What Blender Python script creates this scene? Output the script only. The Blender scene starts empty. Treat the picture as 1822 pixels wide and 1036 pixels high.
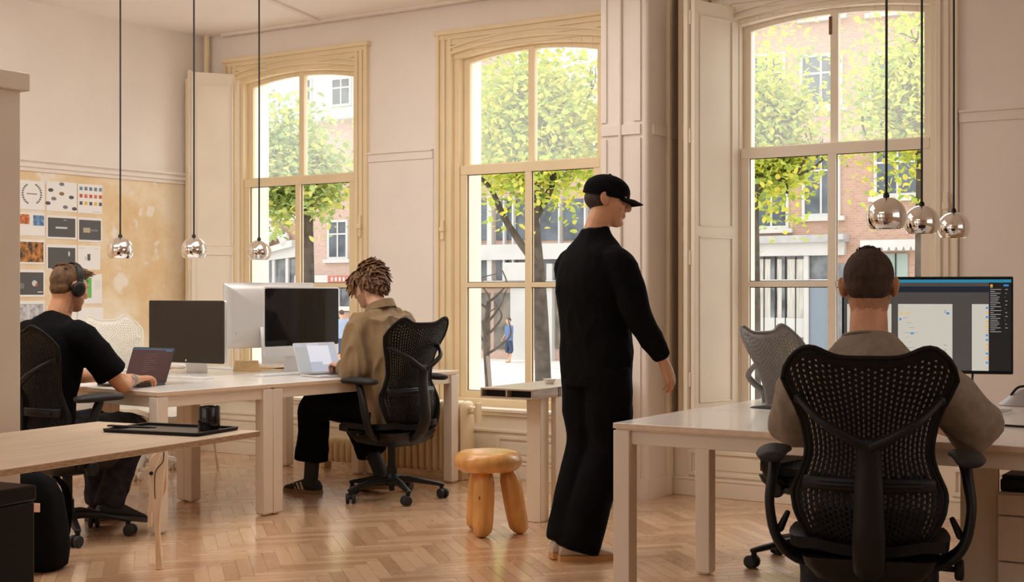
import bpy, bmesh, math, random
from mathutils import Vector, Matrix, noise
R = math.radians
SC = bpy.context.scene
COL = SC.collection
rnd = random.Random(7)

# ------------------------------------------------------------------ camera
TH = R(33.25); CT, ST = math.cos(TH), math.sin(TH)
EYE = 1.29
cam = bpy.data.cameras.new('camera'); cam.sensor_width = 36.0; cam.lens = 2400 / 1822 * 36.0
cam.clip_start = .05; cam.clip_end = 300
co = bpy.data.objects.new('camera', cam); COL.objects.link(co)
co.location = (0, 0, EYE); co.rotation_euler = (R(90), 0, TH)
SC.camera = co

# ------------------------------------------------------------------ world, lights, exposure
W = bpy.data.worlds.new('sky'); SC.world = W; W.use_nodes = True
wn = W.node_tree.nodes; wl = W.node_tree.links
bg = wn['Background']; bg.inputs[1].default_value = 2.0
tc = wn.new('ShaderNodeTexCoord'); sx = wn.new('ShaderNodeSeparateXYZ'); cr = wn.new('ShaderNodeValToRGB')
wl.new(tc.outputs['Generated'], sx.inputs[0]); wl.new(sx.outputs['Z'], cr.inputs[0]); wl.new(cr.outputs[0], bg.inputs[0])
cr.color_ramp.elements[0].position = 0.0; cr.color_ramp.elements[0].color = (1, .97, .92, 1)
cr.color_ramp.elements[1].position = 0.6; cr.color_ramp.elements[1].color = (.93, .97, 1, 1)

def area(name, loc, rot, sx_, sy_, power, color):
    l = bpy.data.lights.new(name, 'AREA'); l.shape = 'RECTANGLE'; l.size = sx_; l.size_y = sy_; l.energy = power; l.color = color
    o = bpy.data.objects.new(name, l); COL.objects.link(o); o.location = loc; o.rotation_euler = rot
    return o
# bright sky above the street, shining down through the three tall windows
area('sky_over_street', (-3.5, 19.0, 9.5), (R(-68), 0, 0), 18, 5, 1350, (1, .995, .98))
# added fill lamps with no real source: rear, side and three below the ceiling
area('rear_fill', (-4.4, -3.35, 1.8), (R(-90), 0, R(180)), 7.5, 2.6, 18, (1, .985, .955))
area('ceiling_fill', (-2.6, 1.2, 3.32), (R(10), 0, 0), 2.4, 1.4, 20, (1, .97, .93))
area('side_fill', (3.05, 4.2, 2.2), (R(90), 0, R(90)), 4.0, 2.0, 26, (1, .985, .955))
area('ceiling_fill', (-4.9, 5.6, 3.32), (R(0), 0, R(0)), 2.0, 2.0, 44, (1, .97, .93))
area('ceiling_fill', (-6.3, 3.6, 3.30), (R(28), 0, R(30)), 2.4, 1.2, 76, (1, .97, .93))
SC.view_settings.view_transform = 'Standard'; SC.view_settings.look = 'None'
SC.view_settings.exposure = 0.03; SC.view_settings.gamma = 1.0; SC.view_settings.use_curve_mapping = False
SC.cycles.use_denoising = True
SC.cycles.max_bounces = 10; SC.cycles.diffuse_bounces = 6; SC.cycles.transparent_max_bounces = 16
SC.cycles.caustics_reflective = False; SC.cycles.caustics_refractive = False
SC.cycles.sample_clamp_indirect = 6

# ------------------------------------------------------------------ coordinate helpers
def c2w(X, Z): return (CT * X - ST * Z, ST * X + CT * Z)
def atz(px, py, h):
    Z = (EYE - h) * 2400. / (py - 518.5); return c2w((px - 911) / 2400. * Z, Z)
def ony(px, Y, py=None):
    dx, dy = c2w((px - 911) / 2400., 1.); t = Y / dy
    return dx * t if py is None else (dx * t, EYE - (py - 518.5) / 2400. * t)
def onx(px, py, X):
    dx, dy = c2w((px - 911) / 2400., 1.); t = X / dx
    return (dy * t, EYE - (py - 518.5) / 2400. * t)
def ond(px, py, Z):
    x, y = c2w((px - 911) / 2400. * Z, Z); return Vector((x, y, EYE - (py - 518.5) / 2400. * Z))

# ------------------------------------------------------------------ materials
MATS = {}
def srgb(c):
    return tuple((v / 12.92 if v <= .04045 else ((v + .055) / 1.055) ** 2.4) for v in c)
def mat(name, col, rough=.5, metal=0., var=0., scale=20., bump=0., bscale=60., stretch=(1, 1, 1), spec=.5, sheen=0., coat=0., emit=None, estr=0., col2=None):
    if name in MATS: return MATS[name]
    m = bpy.data.materials.new(name); m.use_nodes = True; nt = m.node_tree; N = nt.nodes; L = nt.links
    b = N['Principled BSDF']; b.inputs['Roughness'].default_value = rough; b.inputs['Metallic'].default_value = metal
    b.inputs['Base Color'].default_value = (*col, 1); b.inputs['Specular IOR Level'].default_value = spec
    if sheen: b.inputs['Sheen Weight'].default_value = sheen
    if coat: b.inputs['Coat Weight'].default_value = coat; b.inputs['Coat Roughness'].default_value = .1
    if emit: b.inputs['Emission Color'].default_value = (*emit, 1); b.inputs['Emission Strength'].default_value = estr
    if var or bump or col2:
        t = N.new('ShaderNodeTexCoord'); mp = N.new('ShaderNodeMapping'); mp.inputs['Scale'].default_value = stretch
        L.new(t.outputs['Object'], mp.inputs[0])
        if var or col2:
            n = N.new('ShaderNodeTexNoise'); n.inputs['Scale'].default_value = scale; n.inputs['Detail'].default_value = 5
            L.new(mp.outputs[0], n.inputs[0]); r = N.new('ShaderNodeValToRGB')
            c1 = tuple(v * (1 - var) for v in col); c2_ = col2 or tuple(min(1, v * (1 + var)) for v in col)
            r.color_ramp.elements[0].color = (*c1, 1); r.color_ramp.elements[1].color = (*c2_, 1)
            r.color_ramp.elements[0].position = .35; r.color_ramp.elements[1].position = .65
            L.new(n.outputs[0], r.inputs[0]); L.new(r.outputs[0], b.inputs['Base Color'])
        if bump:
            n2 = N.new('ShaderNodeTexNoise'); n2.inputs['Scale'].default_value = bscale; n2.inputs['Detail'].default_value = 4
            L.new(mp.outputs[0], n2.inputs[0]); bp = N.new('ShaderNodeBump'); bp.inputs['Strength'].default_value = bump; bp.inputs['Distance'].default_value = .01
            L.new(n2.outputs[0], bp.inputs['Height']); L.new(bp.outputs[0], b.inputs['Normal'])
    MATS[name] = m
    return m

CREAM = mat('cream_paint', (.80, .655, .43), .45, var=.03, scale=3, bump=.05, bscale=40)
PALE = mat('pale_cream_paint', (.82, .735, .60), .5, var=.03, scale=3, bump=.05, bscale=40)
WALLP = mat('wall_paint', (.83, .755, .69), .8, var=.025, scale=2.2, bump=.08, bscale=30)
CEIL = mat('ceiling_paint', (.90, .85, .80), .85, var=.02, scale=1.5)
LAMI = mat('desk_laminate', (.84, .815, .78), .26, var=.015, scale=4, coat=.4)
LEGP = mat('desk_leg_paint', (.78, .70, .60), .5, var=.02, scale=3)
BIRCH = mat('birch_ply', (.76, .60, .44), .4, var=.07, scale=3, stretch=(9, .8, 2))
PLYEDGE = mat('ply_edge', (.52, .36, .22), .6, var=.3, scale=30, stretch=(1, 1, 12))
PINE = mat('orange_pine', (.66, .335, .095), .32, var=.22, scale=5, stretch=(3, 3, .8), coat=.3)
BLACKP = mat('black_plastic', (.007, .0066, .0066), .45, var=.1, scale=30, spec=.3)
BLACKM = mat('black_rubber', (.012, .012, .012), .65)
MESHB = mat('black_mesh_polymer', (.005, .0048, .0046), .55, spec=.22)
GREYP = mat('grey_polymer', (.27, .265, .26), .45, var=.06, scale=20)
WHITEP = mat('white_polymer', (.80, .77, .68), .5)
CHROME = mat('chrome', (.86, .84, .81), .05, 1.)
ALU = mat('aluminium', (.76, .76, .76), .32, 1.)
ALUL = mat('light_aluminium', (.74, .74, .74), .4, .6)
SCRN = mat('dark_glass_screen', (.008, .008, .009), .08, spec=.3)
SKIN = mat('skin', (.60, .30, .165), .5, var=.10, scale=14, bump=.06, bscale=160)
SKIN2 = mat('fair_skin', (.68, .38, .25), .5, var=.09, scale=14, bump=.06, bscale=160)
PAPER = mat('paper', (.84, .82, .80), .7)
BLKCLOTH = mat('black_cotton', (.0045, .0045, .005), .9, bump=.2, bscale=220, spec=.08)
DENIM = mat('dark_denim', (.026, .026, .030), .9, var=.3, scale=25, bump=.3, bscale=250, spec=.2)
TAN = mat('tan_shirt_cloth', (.215, .135, .062), .85, var=.10, scale=8, bump=.15, bscale=260, sheen=.1)
GREYT = mat('grey_tshirt_cloth', (.25, .20, .155), .9, var=.12, scale=30, bump=.2, bscale=260)
BRASS = mat('cord_black', (.012, .012, .012), .6)
DARK = mat('dark_cavity', (.03, .02, .016), .8)
WHITE = mat('white_paint', (.84, .83, .80), .5)

def glass_mat(name, haze):
    m = bpy.data.materials.new(name); m.use_nodes = True; N = m.node_tree.nodes; L = m.node_tree.links
    N.remove(N['Principled BSDF']); out = N['Material Output']
    tr = N.new('ShaderNodeBsdfTransparent'); gl = N.new('ShaderNodeBsdfGlossy'); gl.inputs['Roughness'].default_value = .02
    mx = N.new('ShaderNodeMixShader'); mx.inputs[0].default_value = .004
    L.new(tr.outputs[0], mx.inputs[1]); L.new(gl.outputs[0], mx.inputs[2])
    last = mx
    if haze:
        tl = N.new('ShaderNodeBsdfTranslucent'); tl.inputs[0].default_value = (.95, .97, .93, 1)
        m2 = N.new('ShaderNodeMixShader'); m2.inputs[0].default_value = haze
        L.new(mx.outputs[0], m2.inputs[1]); L.new(tl.outputs[0], m2.inputs[2]); last = m2
    L.new(last.outputs[0], out.inputs[0]); MATS[name] = m
    return m
GLASS = glass_mat('clear_glass', 0)
HAZY = glass_mat('dusty_glass', .10)

# ------------------------------------------------------------------ mesh building
class MB:
    k = 0
    def __init__(s): s.v = []; s.f = []; s.m = []
    def add(s, vs, fs, mi=0, M=None):
        o = len(s.v)
        s.v += [tuple(M @ Vector(p)) for p in vs] if M is not None else [tuple(p) for p in vs]
        for f in fs: s.f.append(tuple(i + o for i in f)); s.m.append(mi)
        return s
    def box(s, x0, x1, y0, y1, z0, z1, mi=0, M=None):
        if min(x1 - x0, y1 - y0, z1 - z0) > .009:      # faces of neighbouring boxes never quite share a plane
            MB.k = (MB.k + 1) % 11; e = .00013 * MB.k; x0 -= e; y0 -= e; x1 += e; y1 += e; z1 += e
        vs = [(x, y, z) for z in (z0, z1) for y in (y0, y1) for x in (x0, x1)]
        return s.add(vs, [(0, 2, 3, 1), (4, 5, 7, 6), (0, 1, 5, 4), (2, 6, 7, 3), (0, 4, 6, 2), (1, 3, 7, 5)], mi, M)
    def rings(s, rs, mi=0, M=None, cap=True, close=False):
        n = len(rs[0]); vs = [p for r in rs for p in r]; fs = []
        k = len(rs)
        for a in range(k if close else k - 1):
            b = (a + 1) % k
            for i in range(n):
                j = (i + 1) % n; fs.append((a * n + i, a * n + j, b * n + j, b * n + i))
        if cap and not close: fs.append(tuple(range(n - 1, -1, -1))); fs.append(tuple((k - 1) * n + i for i in range(n)))
        return s.add(vs, fs, mi, M)
    def lathe(s, prof, n=32, mi=0, M=None, cap=True):
        return s.rings([[(r * math.cos(2 * math.pi * i / n), r * math.sin(2 * math.pi * i / n), z) for i in range(n)] for r, z in prof], mi, M, cap)
    def cyl(s, p, r, z0, z1, n=24, mi=0, M=None):
        return s.rings([[(p[0] + r * math.cos(2 * math.pi * i / n), p[1] + r * math.sin(2 * math.pi * i / n), z) for i in range(n)] for z in (z0, z1)], mi, M)
    def tube(s, pts, rad, n=12, mi=0, M=None, sub=5, flat=None, hint=None, caps=True, closed=False, capk=1.):
        P = [Vector(p) for p in pts]
        Rr = [rad] * len(P) if not isinstance(rad, list) else list(rad)
        Rr = [r if isinstance(r, (tuple, list)) else (r, r * (flat or 1)) for r in Rr]
        if sub > 1 and len(P) > 2: P, Rr = spline(P, Rr, sub, closed)
        rs = []; K = len(P); prev = None
        for i in range(K):
            if closed: t = (P[(i + 1) % K] - P[i - 1])
            else: t = P[min(i + 1, K - 1)] - P[max(i - 1, 0)]
            t.normalize()
            if hint is not None:
                a = Vector(hint); a = a - t * a.dot(t)
                if a.length < 1e-4: a = prev or Vector((1, 0, 0))
            else:
                a = prev if prev is not None else (Vector((0, 0, 1)) if abs(t.z) < .9 else Vector((1, 0, 0)))
                a = a - t * a.dot(t)
            a.normalize(); prev = a; b = t.cross(a)
            rs.append([P[i] + a * (Rr[i][0] * math.cos(2 * math.pi * j / n)) + b * (Rr[i][1] * math.sin(2 * math.pi * j / n)) for j in range(n)])
            if caps and not closed and i in (0, K - 1):
                sgn = -1 if i == 0 else 1; h = min(Rr[i]); extra = []
                for q in (.5, .85):
                    kk = math.sqrt(max(0, 1 - q * q)); cc = P[i] + t * (sgn * h * q * capk)
                    extra.append([cc + a * (Rr[i][0] * kk * math.cos(2 * math.pi * j / n)) + b * (Rr[i][1] * kk * math.sin(2 * math.pi * j / n)) for j in range(n)])
                if i == 0: rs = extra[::-1] + rs
                else: rs += extra
        return s.rings(rs, mi, M, True, closed)
    def ell(s, c, r, mi=0, M=None, n=20, k=12, rot=None):
        rs = []
        for a in range(1, k):
            th = math.pi * a / k
            rs.append([Vector((r[0] * math.sin(th) * math.cos(2 * math.pi * i / n), r[1] * math.sin(th) * math.sin(2 * math.pi * i / n), -r[2] * math.cos(th))) for i in range(n)])
        if rot is not None: rs = [[rot @ p for p in q] for q in rs]
        rs = [[p + Vector(c) for p in q] for q in rs]
        return s.rings(rs, mi, M)
    def prism(s, pts, h0, h1, axis='z', mi=0, M=None):
        def mk(p, h): return (p[0], p[1], h) if axis == 'z' else ((p[0], h, p[1]) if axis == 'y' else (h, p[0], p[1]))
        return s.rings([[mk(p, h0) for p in pts], [mk(p, h1) for p in pts]], mi, M)
    def quad(s, a, b, c, d, mi=0, M=None): return s.add([a, b, c, d], [(0, 1, 2, 3)], mi, M)
    def mesh(s, name, mats, fix=True):
        me = bpy.data.meshes.new(name); me.from_pydata(s.v, [], s.f)
        for m in (mats if isinstance(mats, (list, tuple)) else [mats]): me.materials.append(m)
        me.polygons.foreach_set('material_index', s.m)
        if fix:
            b = bmesh.new(); b.from_mesh(me); bmesh.ops.recalc_face_normals(b, faces=b.faces); b.to_mesh(me); b.free()
        return me
    def build(s, name, mats, parent=None, bevel=0., smooth=.6, fix=True, seg=2):
        me = s.mesh(name, mats, fix)
        if smooth: shade(me, smooth)
        o = link(name, me, parent)
        if bevel:
            m = o.modifiers.new('bevel', 'BEVEL'); m.width = bevel; m.segments = seg; m.limit_method = 'ANGLE'; m.angle_limit = R(40); m.harden_normals = False
        return o

def spline(P, Rr, sub, closed=False):
    n = len(P); oP = []; oR = []
    for i in range(n if closed else n - 1):
        g = (lambda k: P[k % n]) if closed else (lambda k: P[max(0, min(n - 1, k))])
        h = (lambda k: Rr[k % n]) if closed else (lambda k: Rr[max(0, min(n - 1, k))])
        p0, p1, p2, p3 = g(i - 1), g(i), g(i + 1), g(i + 2); r1, r2 = h(i), h(i + 1)
        for q in range(sub):
            t = q / sub; t2 = t * t; t3 = t2 * t
            oP.append(.5 * ((2 * p1) + (p2 - p0) * t + (2 * p0 - 5 * p1 + 4 * p2 - p3) * t2 + (3 * p1 - p0 - 3 * p2 + p3) * t3))
            e = t * t * (3 - 2 * t); oR.append((r1[0] + (r2[0] - r1[0]) * e, r1[1] + (r2[1] - r1[1]) * e))
    if not closed: oP.append(P[-1].copy()); oR.append(Rr[-1])
    return oP, oR
def shade(me, ang):
    me.polygons.foreach_set('use_smooth', [True] * len(me.polygons)); me.set_sharp_from_angle(angle=ang)
def link(name, data, parent=None):
    o = bpy.data.objects.new(name, data); COL.objects.link(o)
    if parent is not None: o.parent = parent
    return o
def empty(name, loc=(0, 0, 0), rz=0.):
    o = bpy.data.objects.new(name, None); COL.objects.link(o); o.location = loc; o.rotation_euler = (0, 0, rz); o.empty_display_size = .1
    return o
def tag(o, label=None, cat=None, group=None, kind=None):
    if label: o['label'] = label
    if cat: o['category'] = cat
    if group: o['group'] = group
    if kind: o['kind'] = kind
    return o
def thing(name, label, cat, loc=(0, 0, 0), rz=0., group=None): return tag(empty(name, loc, rz), label, cat, group)
def struct(o, label=None): return tag(o, label, kind='structure')
def copy_tree(o, parent=None):
    c = o.copy(); COL.objects.link(c)
    if parent is not None: c.parent = parent
    for ch in list(o.children): copy_tree(ch, c)
    return c
def place(o, loc, rz): o.location = loc; o.rotation_euler = (0, 0, rz); return o
def remesh(mb, name, mats, parent, vox=.006, smooth=4, disp=None):
    """one continuous skin over overlapping shapes"""
    tmp = bpy.data.objects.new('tmp', mb.mesh('tmp', mats)); COL.objects.link(tmp)
    m = tmp.modifiers.new('r', 'REMESH'); m.mode = 'VOXEL'; m.voxel_size = vox
    sm = tmp.modifiers.new('s', 'SMOOTH'); sm.iterations = smooth; sm.factor = .5
    dg = bpy.context.evaluated_depsgraph_get(); dg.update()
    me = bpy.data.meshes.new_from_object(tmp.evaluated_get(dg)); bpy.data.objects.remove(tmp)
    me.name = name
    me.materials.clear()
    for q in (mats if isinstance(mats, (list, tuple)) else [mats]): me.materials.append(q)
    me.polygons.foreach_set('use_smooth', [True] * len(me.polygons))
    if disp:
        nv = [v.normal.copy() for v in me.vertices]
        for v, n in zip(me.vertices, nv): v.co = v.co + n * disp(v.co, n)
    return link(name, me, parent)
def text_mesh(tx, parent):
    tmp = bpy.data.objects.new('tmp', tx); COL.objects.link(tmp); dg = bpy.context.evaluated_depsgraph_get(); dg.update()
    me = bpy.data.meshes.new_from_object(tmp.evaluated_get(dg)); bpy.data.objects.remove(tmp); me.name = 'lettering'
    return link('lettering', me, parent)
def F3(p, s): return noise.noise(Vector(p) * s)

# ================================================================== ROOM
XL, XR, YW, YR, HC = -8.19, 3.2, 7.90, -3.5, 3.37
YA = 7.745                                   # face of the panelling under the windows
# ---- herringbone floor: every block of wood lies in the floor's own mesh
def build_floor():
    Lb, Wb, n = .40, .0667, 6
    mb = MB(); mb.box(XL - .1, XR + .1, YR - .1, YW + .1, -.06, -.004)
    cols = [0.5] * len(mb.f)
    ca, sa = math.cos(R(48)), math.sin(R(48))
    def blk(u0, v0, u1, v1):
        g = .0012; um, vm = (u0 + u1) / 2, (v0 + v1) / 2
        cx, cy = ca * um - sa * vm + -2.5, sa * um + ca * vm + 2.2
        if not (XL - .15 < cx < XR + .05 and YR - .05 < cy < YW + .05): return
        q = [(u0 + g, v0 + g), (u1 - g, v0 + g), (u1 - g, v1 - g), (u0 + g, v1 - g)]
        q = [(ca * a - sa * b - 2.5, sa * a + ca * b + 2.2) for a, b in q]
        vs = [(*p, 0.0) for p in q] + [(*p, -.01) for p in q]
        mb.add(vs, [(0, 1, 2, 3), (0, 4, 5, 1), (1, 5, 6, 2), (2, 6, 7, 3), (3, 7, 4, 0)], 0)
        c = rnd.random(); cols.extend([c] * 5)
    K = 170
    for r in range(-K, K):
        for c in range(-K, K):
            k = (c - r) % (2 * n)
            if k == 0: blk(c * Wb, r * Wb, (c + n) * Wb, (r + 1) * Wb)
            elif k == 2 * n - 1: blk(c * Wb, r * Wb, (c + 1) * Wb, (r + n) * Wb)
    m = bpy.data.materials.new('oak_parquet'); m.use_nodes = True; N = m.node_tree.nodes; L = m.node_tree.links; b = N['Principled BSDF']
    at = N.new('ShaderNodeAttribute'); at.attribute_name = 'block'
    t = N.new('ShaderNodeTexCoord'); nz = N.new('ShaderNodeTexNoise'); nz.inputs['Scale'].default_value = 9; nz.inputs['Detail'].default_value = 6
    L.new(t.outputs['Object'], nz.inputs[0])
    ad = N.new('ShaderNodeMath'); ad.operation = 'MULTIPLY_ADD'; ad.inputs[1].default_value = .7; L.new(at.outputs['Fac'], ad.inputs[0])
    m2 = N.new('ShaderNodeMath'); m2.operation = 'MULTIPLY'; m2.inputs[1].default_value = .35; L.new(nz.outputs[0], m2.inputs[0]); L.new(m2.outputs[0], ad.inputs[2])
    r = N.new('ShaderNodeValToRGB'); L.new(ad.outputs[0], r.inputs[0]); L.new(r.outputs[0], b.inputs['Base Color'])
    r.color_ramp.elements[0].color = (.47, .26, .14, 1); r.color_ramp.elements[1].color = (.76, .50, .30, 1)
    r.color_ramp.elements[0].position = .1; r.color_ramp.elements[1].position = .95
    n3 = N.new('ShaderNodeTexNoise'); n3.inputs['Scale'].default_value = 2.2; n3.inputs['Detail'].default_value = 4; L.new(t.outputs['Object'], n3.inputs[0])
    rr = N.new('ShaderNodeMapRange'); rr.inputs[3].default_value = .20; rr.inputs[4].default_value = .34; b.inputs['Specular IOR Level'].default_value = .8; b.inputs['Coat Weight'].default_value = .8; b.inputs['Coat Roughness'].default_value = .16; L.new(n3.outputs[0], rr.inputs[0]); L.new(rr.outputs[0], b.inputs['Roughness'])
    me = mb.mesh('floor', m, fix=False)
    a = me.attributes.new('block', 'FLOAT', 'FACE'); a.data.foreach_set('value', cols)
    struct(link('floor', me))
build_floor()

o = MB().box(XL - .1, XR + .1, YR - .1, YW + .4, HC, HC + .1).build('ceiling', CEIL, smooth=0); struct(o)

# ---- window bays
WIN = [(-7.83, -6.585), (-5.69, -4.44), (-3.515, -2.23)]      # clear openings in the wall
ZS, ZT = .50, 3.07                                             # sill and head of the openings
mb = MB()
xs = [XL - .1] + [v for w in WIN for v in w] + [XR + .1]
for i in range(0, len(xs), 2): mb.box(xs[i], xs[i + 1], YW, YW + .36, 0, HC)
for a, b in WIN:
    mb.box(a, b, YW, YW + .36, ZT, HC); mb.box(a, b, YW, YW + .36, 0, ZS)
o = mb.build('wall_back', WALLP, smooth=0); struct(o)
def plaster():
    m = bpy.data.materials.new('bare_plaster_and_paint'); m.use_nodes = True; N = m.node_tree.nodes; L = m.node_tree.links; b = N['Principled BSDF']
    b.inputs['Roughness'].default_value = .85
    t = N.new('ShaderNodeTexCoord'); n1 = N.new('ShaderNodeTexNoise'); n1.inputs['Scale'].default_value = 2.3; n1.inputs['Detail'].default_value = 8; n1.inputs['Roughness'].default_value = .65
    L.new(t.outputs['Object'], n1.inputs[0]); r = N.new('ShaderNodeValToRGB'); L.new(n1.outputs[0], r.inputs[0])
    e = r.color_ramp.elements; e[0].position = .33; e[0].color = (.72, .50, .27, 1); e[1].position = .60; e[1].color = (.84, .73, .57, 1)
    k = r.color_ramp.elements.new(.48); k.color = (.79, .62, .40, 1)
    n2 = N.new('ShaderNodeTexNoise'); n2.inputs['Scale'].default_value = 5.5; n2.inputs['Detail'].default_value = 6
    L.new(t.outputs['Object'], n2.inputs[0]); r2 = N.new('ShaderNodeValToRGB'); r2.color_ramp.elements[0].position = .60; r2.color_ramp.elements[1].position = .66
    L.new(n2.outputs[0], r2.inputs[0]); mx = N.new('ShaderNodeMix'); mx.data_type = 'RGBA'
    L.new(r2.outputs[0], mx.inputs[0]); L.new(r.outputs[0], mx.inputs[6]); mx.inputs[7].default_value = (.84, .76, .66, 1)
    L.new(mx.outputs[2], b.inputs['Base Color'])
    bp = N.new('ShaderNodeBump'); bp.inputs['Strength'].default_value = .25; bp.inputs['Distance'].default_value = .01; L.new(n1.outputs[0], bp.inputs['Height']); L.new(bp.outputs[0], b.inputs['Normal'])
    return m
PLASTER = plaster()
mb = MB(); mb.box(XL - .1, XL, YR - .1, YW, 2.19, HC, 0); mb.box(XL - .1, XL, YR - .1, YW, 0, 2.19, 1)
o = mb.build('wall_left', [WALLP, PLASTER], smooth=0); struct(o)
mb = MB()                                                      # rear wall, its two tall openings added for the fill light; plain side wall
for x0, x1 in ((XL - .1, -7.3), (-5.9, -4.3), (-2.9, XR + .1)): mb.box(x0, x1, YR - .1, YR, 0, HC)
for x0, x1 in ((-7.3, -5.9), (-4.3, -2.9)): mb.box(x0, x1, YR - .1, YR, 0, .8); mb.box(x0, x1, YR - .1, YR, 3.1, HC)
struct(mb.build('wall_rear', WALLP, smooth=0))
struct(MB().box(XR, XR + .1, YR, YW, 0, HC).build('wall_right', WALLP, smooth=0))

# picture rail on the left wall, thin ledge on the wall between the windows, pale strip at the ceiling
def profile_x(prof, y0, y1, x):            # moulding running along y on the left wall
    return MB().rings([[(x + a, y0, z) for a, z in prof], [(x + a, y1, z) for a, z in prof]])
struct(profile_x([(0, 2.15), (.012, 2.15), (.014, 2.175), (.03, 2.18), (.032, 2.20), (.022, 2.21), (.045, 2.222), (.045, 2.235), (0, 2.235)], YR, YW, XL).build('trim_1', WALLP, smooth=0))
mb = MB()
for a, b in ((-6.48, -5.86), (-2.10, XR)):
    mb.box(a, b, YW - .022, YW, 2.255, 2.318); mb.box(a, b, YW - .034, YW, 2.312, 2.326)
    mb.box(a, b, YW - .012, YW, .47, 2.256)
struct(mb.build('trim_2', WALLP, bevel=.004))
struct(MB().box(-7.95, -4.4, YW - .075, YW - .03, HC - .022, HC).build('trim_3', WALLP, bevel=.004))
# a second thin strip crossing the ceiling
mb = MB(); a = Vector((-6.9, 7.80, HC)); b = Vector((-6.2, 5.3, HC)); d = (b - a).normalized(); s = Vector((-d.y, d.x, 0)) * .022
mb.add([a - s, a + s, b + s, b - s] + [p - Vector((0, 0, .018)) for p in (a - s, a + s, b + s, b - s)], [(0, 1, 2, 3), (4, 5, 6, 7), (0, 1, 5, 4), (1, 2, 6, 5), (2, 3, 7, 6), (3, 0, 4, 7)])
struct(mb.build('trim_4', WALLP, smooth=0))

# ---- panelling under the windows
def frame_panel(mb, x0, x1, z0, z1, y, w=.022, d=.012):
    mb.box(x0, x1, y - d, y, z1 - w, z1); mb.box(x0, x1, y - d, y, z0, z0 + w); mb.box(x0, x0 + w, y - d, y, z0, z1); mb.box(x1 - w, x1, y - d, y, z0, z1)
    mb.box(x0 + w * 1.8, x1 - w * 1.8, y - d * .5, y, z0 + w * 1.8, z1 - w * 1.8)
PX0, PX1 = -4.18, -3.86                      # the pier between second and third window
mb = MB()
for a, b in ((XL, PX0), (PX1, XR)):
    mb.box(a, b, YA, YW, 0, .455); mb.box(a, b, YA - .035, YW, .455, .475); mb.box(a, b, YA - .02, YW, .43, .455)
    mb.box(a, b, YA - .014, YA, .315, .335); mb.box(a, b, YA - .018, YA, 0, .10); mb.box(a, b, YA - .022, YA, .10, .115)
for a, b in ((-7.95, -7.25), (-7.18, -6.5), (-5.2, -4.25), (-3.74, -3.02), (-2.95, -2.2), (-2.1, -1.2), (-1.1, .2)):
    frame_panel(mb, a, b, .13, .29, YA)
struct(mb.build('baseboard_back', PALE, bevel=.004))
struct(MB().box(XL, XL + .018, YR, YA - .04, 0, .13).build('baseboard_left', PALE, bevel=.004))

# ---- pier
def build_pier():
    y0 = 7.41; mb = MB()
    r = .028; pts = [(PX0, YW), (PX0, y0)] + [(PX1 - r + r * math.sin(t), y0 + r - r * math.cos(t)) for t in [i * math.pi / 2 / 8 for i in range(9)]] + [(PX1, YW)]
    mb.prism(pts, 0, HC)
    for z0, z1 in ((.12, 2.24), (2.345, 3.2)):
        for a, b in ((PX0, PX0 + .035), (PX1 - .095, PX1 - .045)): mb.box(a, b, y0 - .012, y0, z0, z1)
        mb.box(PX1, PX1 + .012, y0 + .30, y0 + .33, z0, z1)
    mb.box(PX0, PX1 - .045, y0 - .014, y0, 2.262, 2.325); mb.box(PX1, PX1 + .014, y0 + .06, YW - .02, 2.262, 2.325)
    mb.box(PX0, PX1 - .045, y0 - .012, y0, 3.2, 3.26)
    mb.box(PX0 - .01, PX1 + .012, y0 - .014, YW - .16, 0, .13)
    mb.cyl((PX0 + .135, y0 - .012), .011, 0, HC, 12)
    struct(mb.build('wall_pier', WALLP, smooth=.5))
    # slim trim and box that house the folded shutters of the third window
    mb = MB(); mb.box(-3.862, -3.832, 7.655, 7.69, .0, HC); struct(mb.build('trim_5', PALE, bevel=.006))
build_pier()

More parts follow.
